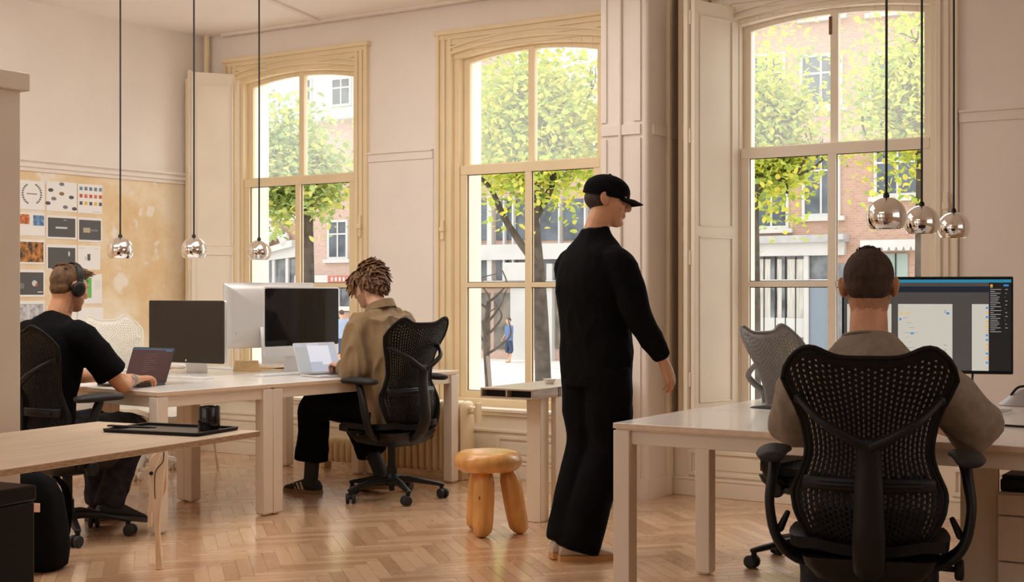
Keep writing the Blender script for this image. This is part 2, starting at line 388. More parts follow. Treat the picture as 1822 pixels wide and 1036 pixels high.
# ---- the three windows: frame root, casing, arched head trim, sashes with glazing bars, panes, shutters
def arc_pts(x0, x1, z, rise, n=14):
    return [(x0 + (x1 - x0) * i / n, z + rise * (1 - (2 * i / n - 1) ** 2)) for i in range(n + 1)]
def arch_band(mb, x0, x1, zlo, rlo, zhi, rhi, y0, y1, mi=0):
    A, B = arc_pts(x0, x1, zlo, rlo), arc_pts(x0, x1, zhi, rhi)
    for i in range(len(A) - 1):
        q = [A[i], A[i + 1], B[i + 1], B[i]]
        mb.rings([[(p[0], y0, p[1]) for p in q], [(p[0], y1, p[1]) for p in q]], mi)
def build_window(k, xa, xb, paint, lock=True):
    root = MB()
    ya, yb = YW - .005, YW + .13
    # box frame: jambs, sill, arched head
    root.box(xa, xa + .045, ya + .02, yb, ZS, 3.0); root.box(xb - .045, xb, ya + .02, yb, ZS, 3.0)
    root.box(xa, xb, ya - .03, yb + .05, ZS - .03, ZS + .025)
    arch_band(root, xa, xb, 2.955, .06, 3.07, .06, ya + .01, yb)
    root.box(xa, xb, ya + .03, yb, 3.07, 3.16)
    f = root.build('window_%d' % k, paint, bevel=.003); struct(f)
    # casing with flutes
    c = MB()
    for s, x in ((-1, xa), (1, xb)):
        for q0, q1, d in ((0, .028, .03), (.028, .05, .018), (.05, .075, .034), (.075, .10, .022), (.10, .125, .04)):
            a, b = sorted((x + s * q0, x + s * q1)); c.box(a, b, YW - d, YW + .02, .475, 3.155)
    c.box(xa - .125, xb + .125, YW - .03, YW + .02, 3.10, 3.155); c.box(xa - .14, xb + .14, YW - .05, YW + .02, 3.135, 3.165)
    c.box(xa - .10, xb + .10, YW - .02, YW + .02, 3.06, 3.10)
    c.box(xa, xb, YW - .010, YW + .02, 3.02, 3.12)
    tag(c.build('casing', paint, f, bevel=.003))
    t = MB()
    arch_band(t, xa, xb, 2.995, .055, 3.012, .058, YW - .03, YW + .02); arch_band(t, xa, xb, 3.012, .06, 3.035, .062, YW - .016, YW + .02)
    arch_band(t, xa, xb, 3.035, .062, 3.05, .062, YW - .028, YW + .02)
    t.build('arch_trim', paint, f)
    ga, gb = xa + .05, xb - .05; xm = (ga + gb) / 2
    y0, y1 = YW + .03, YW + .07            # lower sash
    s = MB()
    s.box(ga - .005, ga + .05, y0, y1, ZS + .02, 2.19); s.box(gb - .05, gb + .005, y0, y1, ZS + .02, 2.19); s.box(xm - .024, xm + .024, y0 - .004, y1, ZS + .02, 2.19)
    s.box(ga, gb, y0 - .006, y1, 2.125, 2.19); s.box(ga, gb, y0, y1, ZS + .02, ZS + .075); s.box(ga, gb, y0, y1, 1.316, 1.35)
    ls = s.build('lower_sash', paint, f, bevel=.003)
    for a, b in ((ga + .05, xm - .024), (xm + .024, gb - .05)):
        for z0, z1 in ((ZS + .075, 1.316), (1.35, 2.125)):
            MB().box(a - .004, b + .004, y0 + .018, y0 + .021, z0 - .004, z1 + .004).build('pane', GLASS, ls, smooth=0)
            MB_gasket(a, b, z0, z1, y0 + .016).build('putty', DARK, ls, smooth=0)
    y0, y1 = YW + .075, YW + .115          # upper sash
    s = MB()
    s.box(ga - .005, ga + .045, y0, y1, 2.16, 2.985); s.box(gb - .045, gb + .005, y0, y1, 2.16, 2.985); s.box(xm - .024, xm + .024, y0 - .004, y1, 2.16, 3.03)
    s.box(ga, gb, y0, y1, 2.15, 2.20); arch_band(s, ga, gb, 2.925, .062, 2.975, .062, y0, y1)
    us = s.build('upper_sash', paint, f, bevel=.003)
    for a, b in ((ga + .045, xm - .024), (xm + .024, gb - .045)):
        MB().box(a - .004, b + .004, y0 + .018, y0 + .021, 2.196, 3.0).build('pane', HAZY, us, smooth=0)
    if lock:
        l = MB(); l.box(xb + .05, xb + .075, YW - .05, YW - .03, 1.70, 1.86); l.box(xb + .045, xb + .08, YW - .06, YW - .034, 1.76, 1.80)
        l.build('latch', paint, f, bevel=.003)
    l = MB(); l.box(xa - .075, xa - .05, YW - .05, YW - .03, 1.66, 1.80); l.box(xa - .08, xa - .045, YW - .06, YW - .034, 1.72, 1.75)
    l.build('latch', paint, f, bevel=.003)
    return f
def MB_gasket(a, b, z0, z1, y):
    m = MB(); w = .005
    m.box(a, a + w, y, y + .004, z0, z1); m.box(a, b, y, y + .004, z1 - w, z1); m.box(b - w, b, y, y + .004, z0, z1); m.box(a, b, y, y + .004, z0, z0 + w)
    return m
w1 = build_window(1, *WIN[0], CREAM); w2 = build_window(2, *WIN[1], CREAM, False); w3 = build_window(3, *WIN[2], PALE)
o = MB(); o.box(-2.905, -2.885, YW + .068, YW + .072, 2.86, 2.97); 
struct(o.build('worn_patch', mat('worn_wood', (.18, .09, .04), .8, var=.3, scale=40), w3, smooth=0))

def shutter(parent, hinge, free, z1, zmid, paint):
    """panelled leaf standing open: hinge -> free edge, plus the folded leaf and hinge strips of its box"""
    h = Vector((*hinge, 0)); f = Vector((*free, 0)); d = (f - h); Lw = d.length; d.normalize(); n = Vector((-d.y, d.x, 0))
    if n.x < 0: n = -n                       # faces the room's right side
    M = Matrix(((d.x, n.x, 0, h.x), (d.y, n.y, 0, h.y), (0, 0, 1, 0), (0, 0, 0, 1)))
    m = MB(); z0 = .50
    m.box(0, Lw, -.034, 0, z0, z1, M=M)
    for a, b in ((z0 + .1, zmid - .03), (zmid + .03, z1 - .09)):
        m.box(.055, .068, 0, .009, a, b, M=M); m.box(Lw - .05, Lw - .042, 0, .005, a, b, M=M)
        m.box(.055, Lw - .042, 0, .009, b - .012, b, M=M); m.box(.055, Lw - .042, 0, .005, a, a + .01, M=M)
    m.build('shutter', paint, parent, bevel=.003)
    m = MB()
    m.box(Lw - .012, Lw + .022, -.075, -.04, z0, z1 + .02, M=M)
    for z in (.7, 1.45, 2.2, z1 - .15): m.cyl((0, 0), .008, z, z + .09, 10, M=M @ Matrix.Translation((Lw + .004, -.037, 0)))
    m.build('shutter_edge', paint, parent, bevel=.003)
hx = ony(1314, YW + .01); shutter(w3, (hx, YW + .01), c2w(*((lambda Z: ((1236 - 911) / 2400 * Z, Z))(8.27))), 3.08, 1.66, PALE)
hx = ony(427, YW + .01); shutter(w1, (hx, YW + .01), c2w(*((lambda Z: ((341 - 911) / 2400 * Z, Z))(10.76))), 3.04, 1.62, PALE)
# boxes behind the open shutters
mb = MB()
for q, (a, b) in enumerate(((-3.80, -3.765), (-3.75, -3.715), (-3.70, -3.66))): mb.box(a, b, YW - .19 + .03 * q, YW - .03, .475, HC)
for z in (.72, 1.6, 2.25, 2.95): mb.cyl((-3.757, YW - .185), .009, z, z + .1, 10)
struct(mb.build('trim_6', CREAM, bevel=.005))
mb = MB()
for q, (a, b) in enumerate(((-8.155, -8.12), (-8.10, -8.065))): mb.box(a, b, YW - .26 + .05 * q, YW - .03, .475, 3.0)
for z in (.8, 1.6, 2.3, 2.8): mb.cyl((-8.11, YW - .25), .008, z, z + .09, 10)
struct(mb.build('trim_7', CREAM, bevel=.005))
o = MB().cyl((-8.12, YW - .06), .022, 0, HC, 16).build('pipe', CREAM); tag(o, 'cream painted pipe rising to the ceiling in the room corner', 'pipe')
o = thing('spotlight', 'small white cylinder spotlight hanging from the ceiling', 'lamp', tuple(ond(358, 0, 8.6).xy) + (HC,))
MB().lathe([(.03, -.03), (.03, 0)], 20).build('base', WHITE, o)
MB().tube([(0, 0, -.02), (0, 0, -.08)], .008, 8, sub=1).build('stem', WHITE, o)
MB().lathe([(.0, -.06), (.032, -.06), (.034, -.07), (.034, -.10), (.030, -.103), (.030, -.11), (.034, -.113), (.034, -.16), (.029, -.16), (.028, -.12), (0, -.12)], 24).build('shade', WHITE, o)

# ---- radiators
def radiator(name, label, x0, x1, y, z0, z1, step, dep, valve=False):
    t = thing(name, label, 'radiator', ((x0 + x1) / 2, y, 0)); n = max(1, round((x1 - x0) / step)); w = (x1 - x0) / n; hw = (x1 - x0) / 2
    b = MB()
    for i in range(n):
        c = -hw + w * (i + .5); r = w * .44
        pts = []
        for a in range(16):
            th = 2 * math.pi * a / 16; pts.append((c + r * math.cos(th), -dep / 2 * (1 if math.sin(th) > 0 else 1) * math.sin(th)))
        prof = [(z0, .75), (z0 + .02, .95), (z0 + .04, 1), (z1 - .05, 1), (z1 - .02, .9), (z1 - .006, .65), (z1, .25)]
        b.rings([[(c + (p[0] - c) * s, p[1] * s, z) for p in pts] for z, s in prof])
    b.tube([(-hw, 0, z1 - .05), (hw, 0, z1 - .05)], .022, 12, sub=1); b.tube([(-hw, 0, z0 + .05), (hw, 0, z0 + .05)], .022, 12, sub=1)
    b.build('columns_block', CREAM, t, smooth=.8)
    for s in (-hw + .06, hw - .06): MB().box(s - .02, s + .02, -.04, .04, 0, z0 + .05).build('foot', CREAM, t, bevel=.005)
    if valve:
        v = MB(); v.tube([(hw - .01, 0, z1 - .07), (hw + .06, 0, z1 - .07)], .016, 12, sub=1); v.box(hw + .06, hw + .075, -.03, .03, z1 - .14, z1 - .01); v.cyl((hw + .05, 0), .02, z1 - .10, z1 - .04, 14)
        v.build('valve', CREAM, t, bevel=.002)
    return t
radiator('radiator', 'cream column radiator below the wall between the two left windows', -6.02, -5.27, 7.52, .05, .54, .058, .15, True)
radiator('radiator', 'low cream radiator under the leftmost window, behind the black trouser legs', -6.62, -6.06, 7.52, .05, .235, .058, .13)

# ================================================================== FURNITURE
DH = .755
def desk(label, x0, y0, lx, ly, rz, legs, group, rails=True, inset=.0):
    """top with birch edge, square legs and rails; local origin at corner (x0, y0)"""
    t = thing('desk', label, 'desk', (x0, y0, 0), rz, group)
    m = MB(); m.box(0, lx, 0, ly, DH - .022, DH, 0); m.build('tabletop', LAMI, t, bevel=.002)
    e = MB(); g = .0015
    e.box(-g, lx + g, -g, 0, DH - .021, DH - .002); e.box(-g, lx + g, ly, ly + g, DH - .021, DH - .002); e.box(-g, 0, 0, ly, DH - .021, DH - .002); e.box(lx, lx + g, 0, ly, DH - .021, DH - .002)
    e.build('edge_band', BIRCH, t, smooth=0)
    w = .07
    for i, (a, b) in enumerate(legs):
        l = MB(); l.box(a, a + w, b, b + w, .012, DH - .03); l.box(a + .005, a + w - .005, b + .005, b + w - .005, .005, .012); l.cyl((a + w / 2, b + w / 2), .022, 0, .008, 14)
        l.build('leg', LEGP, t, bevel=.004)
    if rails:
        r = MB(); z0, z1 = DH - .085, DH - .03
        xa, xb = legs[0][0], max(a for a, b in legs) + w; ya, yb = min(b for a, b in legs), max(b for a, b in legs) + w
        r.box(xa + w, xb - w, ya + .02, ya + .05, z0, z1); r.box(xa + w, xb - w, yb - .05, yb - .02, z0, z1)
        r.box(xa + .012, xa + w - .012, ya + w, yb - w, z0, z1); r.box(xb - w + .012, xb - .012, ya + w, yb - w, z0, z1)
        r.box(xa + .005, xb - .005, ya + .008, yb - .008, DH - .03, DH - .022)
        r.build('frame_rail', LEGP, t, bevel=.003)
    return t
PX, PY, RZ = -5.408, 5.745, R(-4.24)
ca, sa = math.cos(RZ), math.sin(RZ)
def DL(u, v):                                # u to the right (+x), v towards the window, from the seam leg
    return (PX + ca * u - sa * v, PY + sa * u + ca * v)
def L4(lx, ly, w=.07): return [(0, 0), (lx - w, 0), (0, ly - w), (lx - w, ly - w)]
GD = 'white desks pushed together in the far group'
desk('white desk with a dark laptop, where the man in the black T-shirt works', *DL(-1.6, -.82), 1.6, .815, RZ, L4(1.6, .815), GD)
desk('white desk in front of the man in the tan shirt', *DL(-.8, 0), .8, 1.66, RZ, L4(.8, 1.66), GD)
desk('white desk under the silver-backed computer, in front of the white chair', *DL(-1.602, 0), .8, 1.60, RZ, L4(.8, 1.60), GD)
GR = 'white desks at the right'
DESK3 = desk('large white desk in the foreground where the man in the grey T-shirt sits', -2.655, 4.80, 2.6, .86, R(1.0), [(.0, 0), (2.53, 0), (.0, .79), (2.53, .79)], GR)
desk('white desk beyond the foreground desk, with the grey chair at its end', -2.63, 5.68, 2.6, .76, R(1.0), [(.42, .60), (2.53, 0), (2.53, .69)], GR, rails=False)

# plywood table in the near left corner
t = thing('table', 'pale plywood table holding a black tray, near the tall cabinet', 'table', (-3.729, 3.882, 0), R(6.4))
m = MB(); m.box(-.84, 0, -2.3, 0, .718, .74); m.build('tabletop', BIRCH, t, bevel=.002)
m = MB(); m.box(-.842, .0015, -2.302, .0015, .720, .738); m.build('ply_edge', PLYEDGE, t, smooth=0)
for x, y in ((-.80, -1.5), (-.80, -2.24), (-.06, -2.24)):
    m = MB(); m.box(x, x + .04, y, y + .04, 0, .718); m.build('leg', BIRCH, t, bevel=.004)
t = thing('filler_trunk', 'added black trunk darkening the floor below the plywood table', 'trunk', (-4.36, 2.75, 0), R(6.4))  # made-up trunk that blacks out the corner under the table
MB().box(-.16, .13, -.55, .50, 0, .50).build('body', BLACKP, t, bevel=.008); MB().box(-.165, .135, -.555, .505, .50, .56).build('lid', BLACKP, t, bevel=.008)
for y in (-.3, .25): MB().box(.130, .142, y, y + .06, .44, .54).build('clasp', GREYP, t, bevel=.002)
# curved plywood stand behind it
t = thing('plywood_stand', 'pale plywood stand with curved legs and a black dot, below the plywood table', 'stand', (*atz(283, 1014, 0), 0), R(28))
def ply_panel(pts, y0, y1):
    return MB().prism(pts, y0, y1, 'y')
def curve2(pts, n=6):
    P, _ = spline([Vector((a, b, 0)) for a, b in pts], [(0, 0)] * len(pts), n); return [(p.x, p.y) for p in P]
def cq(pts): return [((x - 900) * .000793, (968 - y) * .000793) for x, y in pts]
front = curve2(cq([(885, 966), (879, 780), (877, 600), (884, 540), (875, 460), (882, 370), (935, 262)])) + curve2(cq([(940, 300), (932, 430), (916, 560), (905, 700), (911, 850), (924, 968)]))
ply_panel(front, -.012, .012).build('front_leg', BIRCH, t, bevel=.003)
side = curve2(cq([(828, 640), (830, 540), (829, 420), (838, 330), (870, 290), (935, 262)])) + cq([(935, 500), (890, 600), (868, 636)])
ply_panel(side, .02, .04).build('side_panel', BIRCH, t, bevel=.003)
ply_panel(cq([(810, 740), (812, 640), (836, 560), (836, 640), (831, 728)]), .042, .060).build('rear_leg', BIRCH, t, bevel=.003)
m = MB(); m.rings([[(-.0436 + r_ * math.cos(2 * math.pi * i / 18), y, .4425 + r_ * math.sin(2 * math.pi * i / 18)) for i in range(18)] for y, r_ in ((.012, .0085), (.021, .0085))]); tag(m.build('dot', BLACKP, t), 'black dot')
m = MB(); m.tube([(.028, -.013, .545), (.022, -.013, .50), (-.012, -.013, .455), (-.017, -.013, .38), (-.014, -.013, .33)], .0022, 6); m.build('seam', BLACKP, t)

# tray with raised rim, pen and mug on the plywood table
TL = [Vector((*atz(px, py, .742), .741)) for px, py in ((183, 769), (270, 757.5), (434, 765), (332, 778.5))]
c = sum(TL, Vector()) / 4
t = tag(link('tray', None) if False else empty('tray', (c.x, c.y, .7405), 0), 'thin black serving tray with a raised rim on the plywood table', 'tray')
ux = (TL[2] - TL[1]); ux.z = 0; lx = ux.length / 2; ang = math.atan2(ux.y, ux.x); uy = TL[1] - TL[0]; ly = min(.17, uy.length / 2); t.rotation_euler = (0, 0, ang)
lx = max(lx, ((TL[3] - TL[0]).length) / 2)
def rrect(a, b, r, n=6):
    out = []
    for cx, cy, s0 in ((a - r, b - r, 0), (-a + r, b - r, 90), (-a + r, -b + r, 180), (a - r, -b + r, 270)):
        out += [(cx + r * math.cos(R(s0 + 90 * i / n)), cy + r * math.sin(R(s0 + 90 * i / n))) for i in range(n + 1)]
    return out
m = MB(); m.prism(rrect(lx, ly, .02), 0, .004); m.build('base', mat('tray_inside', (.09, .075, .065), .35), t, smooth=0)
m = MB(); o_, i_ = rrect(lx, ly, .02), rrect(lx - .012, ly - .012, .014)
m.rings([[(p[0], p[1], .0) for p in o_], [(p[0] * 1.02, p[1] * 1.02, .014) for p in o_], [(p[0], p[1], .014) for p in i_], [(p[0], p[1], .004) for p in i_]], cap=False); m.build('rim', BLACKP, t)
p = thing('stylus', 'black flat ruler-like stylus lying across the corner of the black tray', 'stylus', (*atz(230, 761, .756), .7555), ang)
MB().box(-.10, .10, -.012, .012, 0, .007).build('body', BLACKP, p, bevel=.003); MB().box(.10, .125, -.008, .008, .001, .006).build('tip', BLACKP, p, bevel=.002)
p = thing('mug', 'black straight-sided cup standing on the black tray', 'cup', (*atz(372, 766, .746), .745))
MB().lathe([(0, 0), (.041, 0), (.0425, .004), (.0425, .092), (.041, .095), (.0385, .093), (.038, .008), (0, .008)], 40).build('cup', mat('black_glaze', (.012, .011, .011), .12), p)

# tall cabinet at the edge
t = thing('cabinet', 'tall beige cabinet side with a projecting cornice at the edge of the room', 'cabinet', (-5.1, 2.85, 0))
m = MB(); m.box(-.38, .38, -.67, .67, 0, 2.11); m.build('body', LEGP, t, bevel=.004)
m = MB(); m.box(-.42, .405, -.72, .70, 2.11, 2.185); m.build('cornice', LEGP, t, bevel=.006)
m = MB(); m.box(-.39, .39, -.68, .68, 0, .08); m.build('plinth', LEGP, t, bevel=.003)

# narrow counter jutting from the pier, hollow end with two dark slots
t = thing('counter', 'narrow grey-topped counter with two dark slots in its end, behind the wooden stool', 'counter', (-4.10, 6.195, 0), R(1.5))
m = MB(); z0, z1 = .697, .752; hw = .17
m.box(-hw, hw, 0, 1.15, z1 - .010, z1); m.box(-hw, hw, 0, 1.15, z0, z0 + .008)
for x in (-hw, -.004, hw - .010): m.box(x, x + .010, 0, 1.15, z0 + .008, z1 - .010)
m.box(-hw + .01, hw - .01, .20, .21, z0 + .008, z1 - .01)
m.build('counter_top', mat('waxed_grey_wood', (.42, .33, .26), .28, var=.15, scale=8, stretch=(12, 1, 12)), t, bevel=.002)
m = MB(); m.box(-hw + .011, hw - .011, .05, .198, z0 + .009, z1 - .011); m.build('slot_shade', DARK, t, smooth=0)  # dark block set in the hollow, painting the shade inside the slots
for x in (hw + .0005,):
    m = MB(); m.box(x, x + .002, .28, .286, z0, z1); m.box(x, x + .002, .30, .303, z0, z1); m.build('joint', DARK, t, smooth=0)
m = MB(); m.box(.035, .125, .16, .25, 0, z0); m.build('leg', PALE, t, bevel=.004)
m = MB(); m.box(.135, .165, .26, 1.0, 0, z0); m.build('side_panel', PALE, t, bevel=.004)
m = MB(); m.box(-.12, .02, .9, .95, 0, z0); m.build('rear_support', PALE, t, bevel=.004)
c_ = thing('cup', 'small white bowl on the far end of the grey-topped counter', 'cup', (*atz(978, 683.5, .752), .7525))
MB().lathe([(0, 0), (.022, 0), (.026, .005), (.038, .028), (.036, .028), (.024, .006), (0, .005)], 28).build('bowl', WHITE, c_)

# wooden stool: fat round seat on three rounded legs
sx_, sy_ = (-4.02, 5.90)
t = thing('stool', 'chunky orange pine stool with a thick round seat on fat rounded legs', 'stool', (sx_, sy_, 0))
prof = []
for i in range(13):
    a = -math.pi / 2 + math.pi * i / 12; prof.append((.125 + .056 * math.cos(a), .392 + .053 * math.sin(a)))
prof = [(0, .339)] + prof + [(0, .445)]
MB().lathe(prof, 48).build('seat', PINE, t, smooth=1.2)
for q in [(atz(858, 957, 0)), (atz(925, 950, 0)), (atz(846, 943, 0))]:
    d = Vector((q[0] - sx_, q[1] - sy_, 0)); p = d * .62
    m = MB(); pr = []
    k = []
    for z, r in ((0, .012), (.008, .032), (.03, .05), (.08, .056), (.2, .058), (.28, .056), (.325, .046), (.352, .025), (.36, .01)):
        c = d.lerp(p, z / .36); k.append([(c.x + r * math.cos(2 * math.pi * i / 24), c.y + r * math.sin(2 * math.pi * i / 24), z) for i in range(24)])
    m.rings(k); m.build('leg', PINE, t, smooth=1.2)
t_stool = t
kn = MB(); kp = ond(853, 887, 6.99); kn.ell(kp - Vector((sx_, sy_, 0)), (.006, .004, .010), n=12, k=8); kn.build('knot', mat('wood_knot', (.22, .09, .03), .6), t)

# white sideboard by the left wall with a box and papers
t = thing('sideboard', 'low white sideboard against the poster wall', 'sideboard', (-7.93, 6.68, 0))
m = MB(); m.box(-.22, .22, -.55, .55, .06, .72); m.box(-.2, .2, -.52, .52, 0, .06); m.build('body', WHITE, t, bevel=.004)
m = MB(); m.box(-.23, .23, -.56, .56, .72, .74); m.build('top', WHITE, t, bevel=.003)
for y in (-.53, .01): MB().box(.22, .236, y, y + .52, .09, .70).build('door', WHITE, t, bevel=.003)
t = thing('archive_box', 'white storage box with loose papers on the sideboard', 'box', (-7.93, 6.66, .741))
MB().box(-.17, .17, -.26, .26, 0, .075).build('body', WHITE, t, bevel=.003); MB().box(-.175, .175, -.265, .265, .075, .095).build('lid', WHITE, t, bevel=.003)
for k in range(3):
    o = MB().box(-.15, .12, -.2, .17, 0, .003).build('paper_sheet', PAPER, smooth=0); o.location = (-7.93 + .02 * k, 6.66, .8365 + .0035 * k); o.rotation_euler = (0, 0, R((-8, 6, 15)[k]))
    tag(o, ('lowest', 'middle', 'topmost')[k] + ' loose white sheet lying on the white storage box', 'paper', 'papers on the storage box')

# ---- screens and computers
def plate(w, h, d, r, M=None):                # rounded upright slab, local x width, z up, front at y = -d/2
    return [(p[0], p[1]) for p in rrect(w / 2, h / 2, r)]
def slab(mb, w, h, y0, y1, zc, r=.008, mi=0):
    return mb.rings([[(p[0], y0, zc + p[1]) for p in rrect(w / 2, h / 2, r)], [(p[0], y1, zc + p[1]) for p in rrect(w / 2, h / 2, r)]], mi)
def foot_stand(t, material, z_attach, depth=.17, w=.19):
    m = MB(); m.prism(rrect(w / 2, depth / 2, .012), 0, .006); m.build('foot', material, t, bevel=.002)
    m = MB(); a = [(0.085, .004), (.082, .05), (.07, .13), (.055, z_attach + .05)]
    P, _ = spline([Vector((0, y, z)) for y, z in a], [(0, 0)] * 4, 5)
    m.rings([[(-w / 2 * .95, p.y - .004, p.z), (w / 2 * .95, p.y - .004, p.z), (w / 2 * .95, p.y + .004, p.z), (-w / 2 * .95, p.y + .004, p.z)] for p in P]); m.build('neck', material, t)
# black glass display in front of the man in the black T-shirt
t = thing('monitor', 'black glass display with a silver foot, behind the dark laptop', 'monitor', (*atz(334, 667, DH), DH), R(3))
m = MB(); slab(m, .65, .40, -.012, .012, .275, .012); m.build('housing', ALUL, t, bevel=.002)
m = MB(); slab(m, .648, .398, -.016, -.012, .275, .012); m.build('bezel', mat('black_glass', (.02, .018, .017), .12), t)
m = MB(); m.box(-.298, .298, -.0168, -.016, .112, .445); m.build('screen', mat('switched_off_screen', (.022, .019, .018), .15, spec=.4), t, smooth=0)
m = MB(); m.ell((0, -.0165, .092), (.006, .001, .007), n=12, k=6); m.build('logo', ALU, t)
foot_stand(t, ALUL, .1)
# all-in-one computers
def imac(label, loc, rz):
    t = thing('desktop_computer', label, 'computer', loc, rz)
    m = MB(); Wd, Hd = .65, .516; zc = .285 + .005
    # slim edge, belly behind
    rs = []
    for y, k in ((-.004, 1), (.004, 1), (.012, .985), (.028, .80), (.038, .5), (.042, .2)): rs.append([(p[0] * k, y, zc + .05 + p[1] * (k if k > .9 else k * .98)) for p in rrect(Wd / 2, .385 / 2 + .03, .012)])
    m.rings(rs); m.build('housing', ALUL, t, smooth=.9)
    m = MB(); slab(m, Wd - .004, .372, -.0065, -.004, zc + .076, .012); m.build('glass', SCRN, t)
    m = MB(); m.box(-.296, .296, -.0072, -.0065, zc - .08, zc + .232); m.build('screen', mat('dark_display', (.006, .006, .008), .06, spec=.3), t, smooth=0)
    m = MB(); slab(m, Wd - .004, .066, -.0063, -.004, zc - .143, .010); m.build('chin', ALUL, t)
    m = MB(); apple(m, .017, 0, -.0070, zc - .143, -1); m.build('logo', GREYP, t)
    m = MB(); apple(m, .040, 0, .0425, zc + .075, 1); m.build('logo', GREYP, t)
    # stand
    m = MB(); m.prism(rrect(.09, .1, .012), 0, .006); m.build('foot', ALUL, t, bevel=.002)
    m = MB(); P, _ = spline([Vector((0, y, z)) for y, z in ((.085, .004), (.082, .06), (.07, .17), (.04, .26))], [(0, 0)] * 4, 5)
    m.rings([[(-.08, p.y - .004, p.z), (.08, p.y - .004, p.z), (.08, p.y + .004, p.z), (-.08, p.y + .004, p.z)] for p in P]); m.build('neck', ALUL, t)
    tx = bpy.data.curves.new('lettering', 'FONT'); tx.body = 'iMac'; tx.size = .034; tx.extrude = .0004; tx.align_x = 'CENTER'; tx.materials.append(GREYP)
    o = text_mesh(tx, t); o.location = (.215, .0300, zc - .085); o.rotation_euler = (R(90), 0, R(180))
    return t
def apple(m, r, cx, y, cz, s):
    pts = []
    for i in range(40):
        a = 2 * math.pi * i / 40; rr = r * (1 + .06 * math.cos(2 * a) - .10 * max(0, math.sin(a)) ** 8 - .05 * max(0, -math.sin(a)) ** 8)
        x, z = rr * math.cos(a), rr * math.sin(a)
        bx, bz, br = 1.12 * r, .12 * r, .52 * r
        d = math.hypot(x - bx, z - bz)
        if d < br: x, z = bx + (x - bx) / d * br, bz + (z - bz) / d * br
        pts.append((cx - s * x, cz + z))
    m.rings([[(p[0], y, p[1]) for p in pts], [(p[0], y + .0008 * s, p[1]) for p in pts]])
    lf = [(cx - s * (.05 + .28 * math.sin(t)) * r, cz + (1.1 + .42 * t / math.pi * 1.0) * r) for t in [math.pi * i / 8 for i in range(9)]] + [(cx - s * (.28 - .28 * math.sin(t)) * r * 1.0, cz + (1.52 - .42 * t / math.pi) * r) for t in [math.pi * i / 8 for i in range(9)]]
    m.rings([[(p[0], y, p[1]) for p in lf], [(p[0], y + .0008 * s, p[1]) for p in lf]])
imac('slim all-in-one computer with a dark screen and silver chin, facing the man in tan', (-5.98, 6.62, DH), R(90 - 5))
imac('all-in-one computer turned away, showing its silver back', (-6.50, 6.86, DH + .03), R(-118))
t = thing('monitor_riser', 'pale wooden riser under the computer that shows its silver back', 'riser', (-6.50, 6.84, DH))
MB().box(-.14, .14, -.16, .16, .012, .029).build('shelf', BIRCH, t, bevel=.003)
for y in (-.15, .135): MB().box(-.13, .13, y, y + .015, 0, .012).build('foot', BIRCH, t)

def laptop(label, loc, rz, body, scr_mats, tilt, ui):
    t = thing('laptop', label, 'laptop', loc, rz); w, d = .312, .22
    m = MB(); m.prism(rrect(w / 2, d / 2, .01), .002, .012); m.build('base', body, t, bevel=.002)
    m = MB()
    for r_ in range(5):
        for c in range(13): m.box(-.13 + c * .0202, -.13 + c * .0202 + .0175, .075 - r_ * .0195, .075 - r_ * .0195 + .017, .012, .0128)
    m.box(-.05, .05, -.095, -.035, .012, .0123); m.build('keyboard', BLACKP, t, smooth=0)
    M = Matrix.Translation((0, d / 2 - .004, .012)) @ Matrix.Rotation(R(-tilt), 4, 'X')
    m = MB(); pts = rrect(w / 2, .105, .01); m.rings([[(p[0], .0, .107 + p[1]) for p in pts], [(p[0], .005, .107 + p[1]) for p in pts]], M=M); m.build('lid', body, t, bevel=.001)
    m = MB(); m.box(-.15, .15, -.0006, 0, .012, .205, 0, M)
    for (x0, x1, z0, z1, mi) in ui: m.box(x0, x1, -.0012, -.0006, z0, z1, mi, M)
    m.build('screen', scr_mats, t, smooth=0)
    return t
U_DARK = mat('screen_maroon', (.03, .012, .012), .2, emit=(.055, .016, .018), estr=.5)
U_BLUE = mat('screen_blue_bar', (.02, .05, .09), .2, emit=(.05, .13, .22), estr=.5)
U_TXT = mat('screen_dim_text', (.1, .06, .06), .3, emit=(.16, .09, .09), estr=.5)
ui = [(-.15, .15, .197, .205, 1), (.10, .145, .188, .197, 1)] + [(-.045, .035 + .03 * math.sin(k * 2.1), .17 - k * .013, .1715 - k * .013, 2) for k in range(9)]
laptop('open dark laptop with a maroon screen under the tattooed forearm', (-5.985, 5.20, DH), R(6), mat('space_grey', (.06, .06, .062), .35, .7), [U_DARK, U_BLUE, U_TXT], 22, ui)
U_PALE = mat('screen_pale', (.30, .32, .38), .08, emit=(.42, .46, .56), estr=.6)
U_P2 = mat('screen_pale_panel', (.4, .42, .48), .1, emit=(.58, .60, .68), estr=.7)
U_P3 = mat('screen_grey_panel', (.3, .31, .31), .1, emit=(.33, .35, .37), estr=.6)
ui = [(-.15, -.06, .012, .185, 2), (-.06, .03, .08, .205, 1), (.03, .1, .06, .19, 1), (-.1, .12, .193, .2, 2)]
laptop('open silver laptop with a pale screen under the hand of the man in tan', (-5.60, 6.46, DH), R(90 - 16), ALUL, [U_PALE, U_P2, U_P3], 24, ui)

